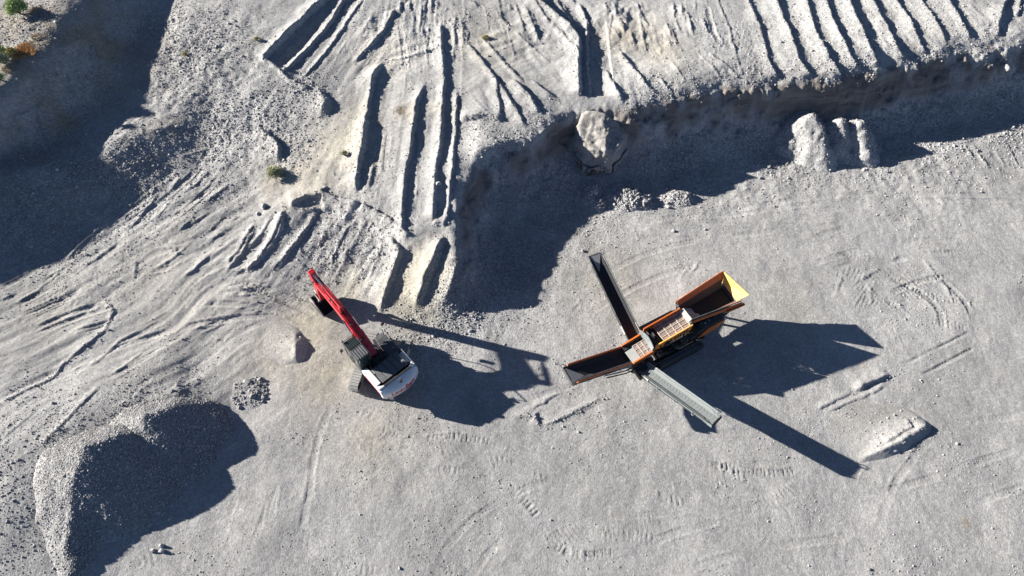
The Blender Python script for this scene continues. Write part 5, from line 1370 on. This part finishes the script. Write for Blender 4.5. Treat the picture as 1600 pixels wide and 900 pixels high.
    conveyor('side_conveyor', (-.35, -.85, 1.42), (1.06, -6.85, 2.98), .98, 'belt_dusty', 'greygreen', 'greygreen', None, 'belt_dusty', .10, side_gear=-1, label='pale dusty side conveyor casting the long shadow')
    hb = MB(); hb.prism([(-.95,-1.5),(.5,-1.3),(.75,-.4),(-1.0,-.3)], 1.05, 1.5, 'xy'); hb.build('transfer_box', 'soot', root, .04)
    bar = MB()
    for z, y in ((1.75,-.62),(1.6,-.75)): bar.tube([(-.6,y,z),(-1.8,y - .02,z + .25),(-3.3,y + .22,z + .62)], .045)
    bar.build('lift_ram', 'soot', root, smooth=True)
    MB().tube([(-1.2,-.55,1.98),(-2.6,-.32,2.2),(-3.6,-.22,2.4)], .05).build('hose_guard', 'greygreen', root, smooth=True)
    return root
make_screener()
# ------------------------------------------------------------------ shrubs and dry grass
def leaf_mat(name, c1, c2):
    t = NT(name)
    co = t.n('ShaderNodeTexCoord')
    nz = t.noise(5.0, 3, 0.6, co.outputs['Object'])
    r = t.ramp(nz, [(0.3, c1), (0.7, c2)])
    return t.out(r, 0.75, Specular_IOR_Level=0.2)
M_['leaf_green'] = leaf_mat('sage_green_leaves', (0.20, 0.29, 0.10), (0.38, 0.47, 0.20))
M_['leaf_pale'] = leaf_mat('pale_sage_leaves', (0.27, 0.29, 0.16), (0.44, 0.45, 0.28))
M_['leaf_yellow'] = leaf_mat('yellow_green_leaves', (0.32, 0.28, 0.10), (0.48, 0.42, 0.18))
M_['straw'] = leaf_mat('dry_straw', (0.42, 0.24, 0.09), (0.58, 0.38, 0.18))
M_['straw_pale'] = leaf_mat('pale_straw', (0.36, 0.29, 0.19), (0.5, 0.42, 0.3))
M_['twig'] = leaf_mat('twigs', (0.10, 0.075, 0.05), (0.17, 0.13, 0.09))

def shrub(px, py, r, h, mat, label, n=900, seed=1, leaf=0.07, cat='shrub', name='shrub', group=None):
    rnd = random.Random(seed)
    p = hit(px, py); z = float(terrain_z(np.array([p[0]]), np.array([p[1]]))[0])
    root = empty(name, (p[0], p[1], z)); tag(root, label, cat, group)
    tw = MB(); ends = []
    for k in range(int(14 + 20 * r)):
        a = rnd.uniform(0, 6.28); t = rnd.uniform(0.15, 1.0)
        e = Vector((math.cos(a) * r * t * 0.8, math.sin(a) * r * t * 0.8, h * math.sqrt(max(0.1, 1 - t * t * .8)) * rnd.uniform(.75, 1.0)))
        m = e * 0.5 + Vector((rnd.uniform(-.08, .08), rnd.uniform(-.08, .08), .04 + .1 * h))
        tw.tube([(0.02 * math.cos(a), 0.02 * math.sin(a), -.05), tuple(m), tuple(e)], 0.012 + .008 * r, 4); ends.append(e)
    tw.build('stems', 'twig', root)
    # leaf clumps round the twig ends
    vs = []; fs = []
    for k in range(n):
        e = rnd.choice(ends); s = r * 0.30
        q = e + Vector((rnd.gauss(0, s * .6), rnd.gauss(0, s * .6), rnd.gauss(0, s * .42)))
        if q.z < 0.02: q.z = rnd.uniform(.02, .15)
        d = Vector((rnd.gauss(0, 1), rnd.gauss(0, 1), rnd.gauss(.5, .8))).normalized(); u = d.orthogonal().normalized()
        u.rotate(Matrix.Rotation(rnd.uniform(0, 6.28), 3, d)); L = leaf * rnd.uniform(.6, 1.5); w = L * .38
        i = len(vs); vs += [q - u * w, q + u * w, q + d * L + u * w * .4, q + d * L - u * w * .4]; fs.append((i, i+1, i+2, i+3))
    me = bpy.data.meshes.new('foliage'); me.from_pydata([tuple(v) for v in vs], [], fs); me.update()
    o = link('foliage', me, M_[mat], root)
    return root
GS = 'desert shrubs on the banks'
shrub(32, 22, 0.92, 1.25, 'leaf_green', 'round green shrub on the high bank in the top left corner', 5200, 1, .10, group=GS)
shrub(6, 99, 0.72, 0.8, 'leaf_pale', 'pale sage shrub on the bank edge at the left border', 2600, 2, .08, group=GS)
shrub(2, 84, 0.5, 0.6, 'leaf_green', 'small green shrub behind the pale one at the left border', 1500, 3, .08, group=GS)
shrub(21, 86, 0.5, 0.5, 'leaf_yellow', 'yellow-green shrub between the pale shrub and the dry grass', 1500, 4, .08, group=GS)
shrub(2, 126, 0.45, 0.5, 'leaf_green', 'dark low shrub at the bank edge below the pale one', 1000, 5, .08, group=GS)
shrub(430, 273, 0.72, 0.6, 'leaf_pale', 'grey-green shrub in the hollow left of the ramp', 2600, 6, .07, group=GS)
shrub(539, 243, 0.34, 0.32, 'leaf_pale', 'small shrub on the bare slope beside the ramp', 800, 7, .05, group=GS)
shrub(402, 63, 0.30, 0.28, 'leaf_yellow', 'tiny yellowish shrub on the gravel west of the slots', 600, 8, .05, group=GS)
shrub(758, 60, 0.40, 0.22, 'leaf_yellow', 'flattened yellowish shrub on the upper bench', 600, 9, .05, group=GS)
shrub(290, 85, 0.28, 0.22, 'leaf_yellow', 'tiny dry shrub on the coarse gravel slope', 400, 10, .05, group=GS)
GT = 'dry grass tufts on the bank edge'
def tuft(px, py, r, h, mat, label, seed, n=420):
    rnd = random.Random(seed); p = hit(px, py); z = float(terrain_z(np.array([p[0]]), np.array([p[1]]))[0])
    vs = []; fs = []
    for k in range(n):
        a = rnd.uniform(0, 6.28); d = r * math.sqrt(rnd.random()); b = Vector((math.cos(a) * d, math.sin(a) * d, -.03))
        e = b + Vector((rnd.gauss(0, .16), rnd.gauss(0, .16), h * rnd.uniform(.5, 1.1))); u = Vector((rnd.gauss(0, 1), rnd.gauss(0, 1), 0)).normalized() * .02
        i = len(vs); vs += [b - u, b + u, e + u * .3, e - u * .3]; fs.append((i, i+1, i+2, i+3))
    me = bpy.data.meshes.new('dry_grass'); me.from_pydata([tuple(v) for v in vs], [], fs); me.update()
    o = link('dry_grass', me, M_[mat]); o.location = (p[0], p[1], z)
    tag(o, label, 'dry grass', GT)
tuft(38, 76, 0.75, .22, 'straw', 'largest orange dry grass patch on the high bank', 1, 900)
tuft(30, 88, 0.6, .2, 'straw', 'orange dry grass patch beside the yellow-green shrub', 2, 600)
tuft(48, 82, 0.5, .18, 'straw', 'orange dry grass patch nearest the bank edge', 3, 420)
tuft(55, 16, 0.55, .18, 'straw_pale', 'pale straw tuft right of the round green shrub', 4, 420)
tuft(60, 55, 0.6, .14, 'straw_pale', 'thin straw tuft below the shadow of the round shrub', 5, 320)
tuft(12, 108, 0.5, .18, 'straw_pale', 'pale straw tuft in front of the sage shrub', 6, 420)
tuft(628, 172, 0.5, .10, 'straw_pale', 'faded straw patch across the ramp lanes', 7, 300)
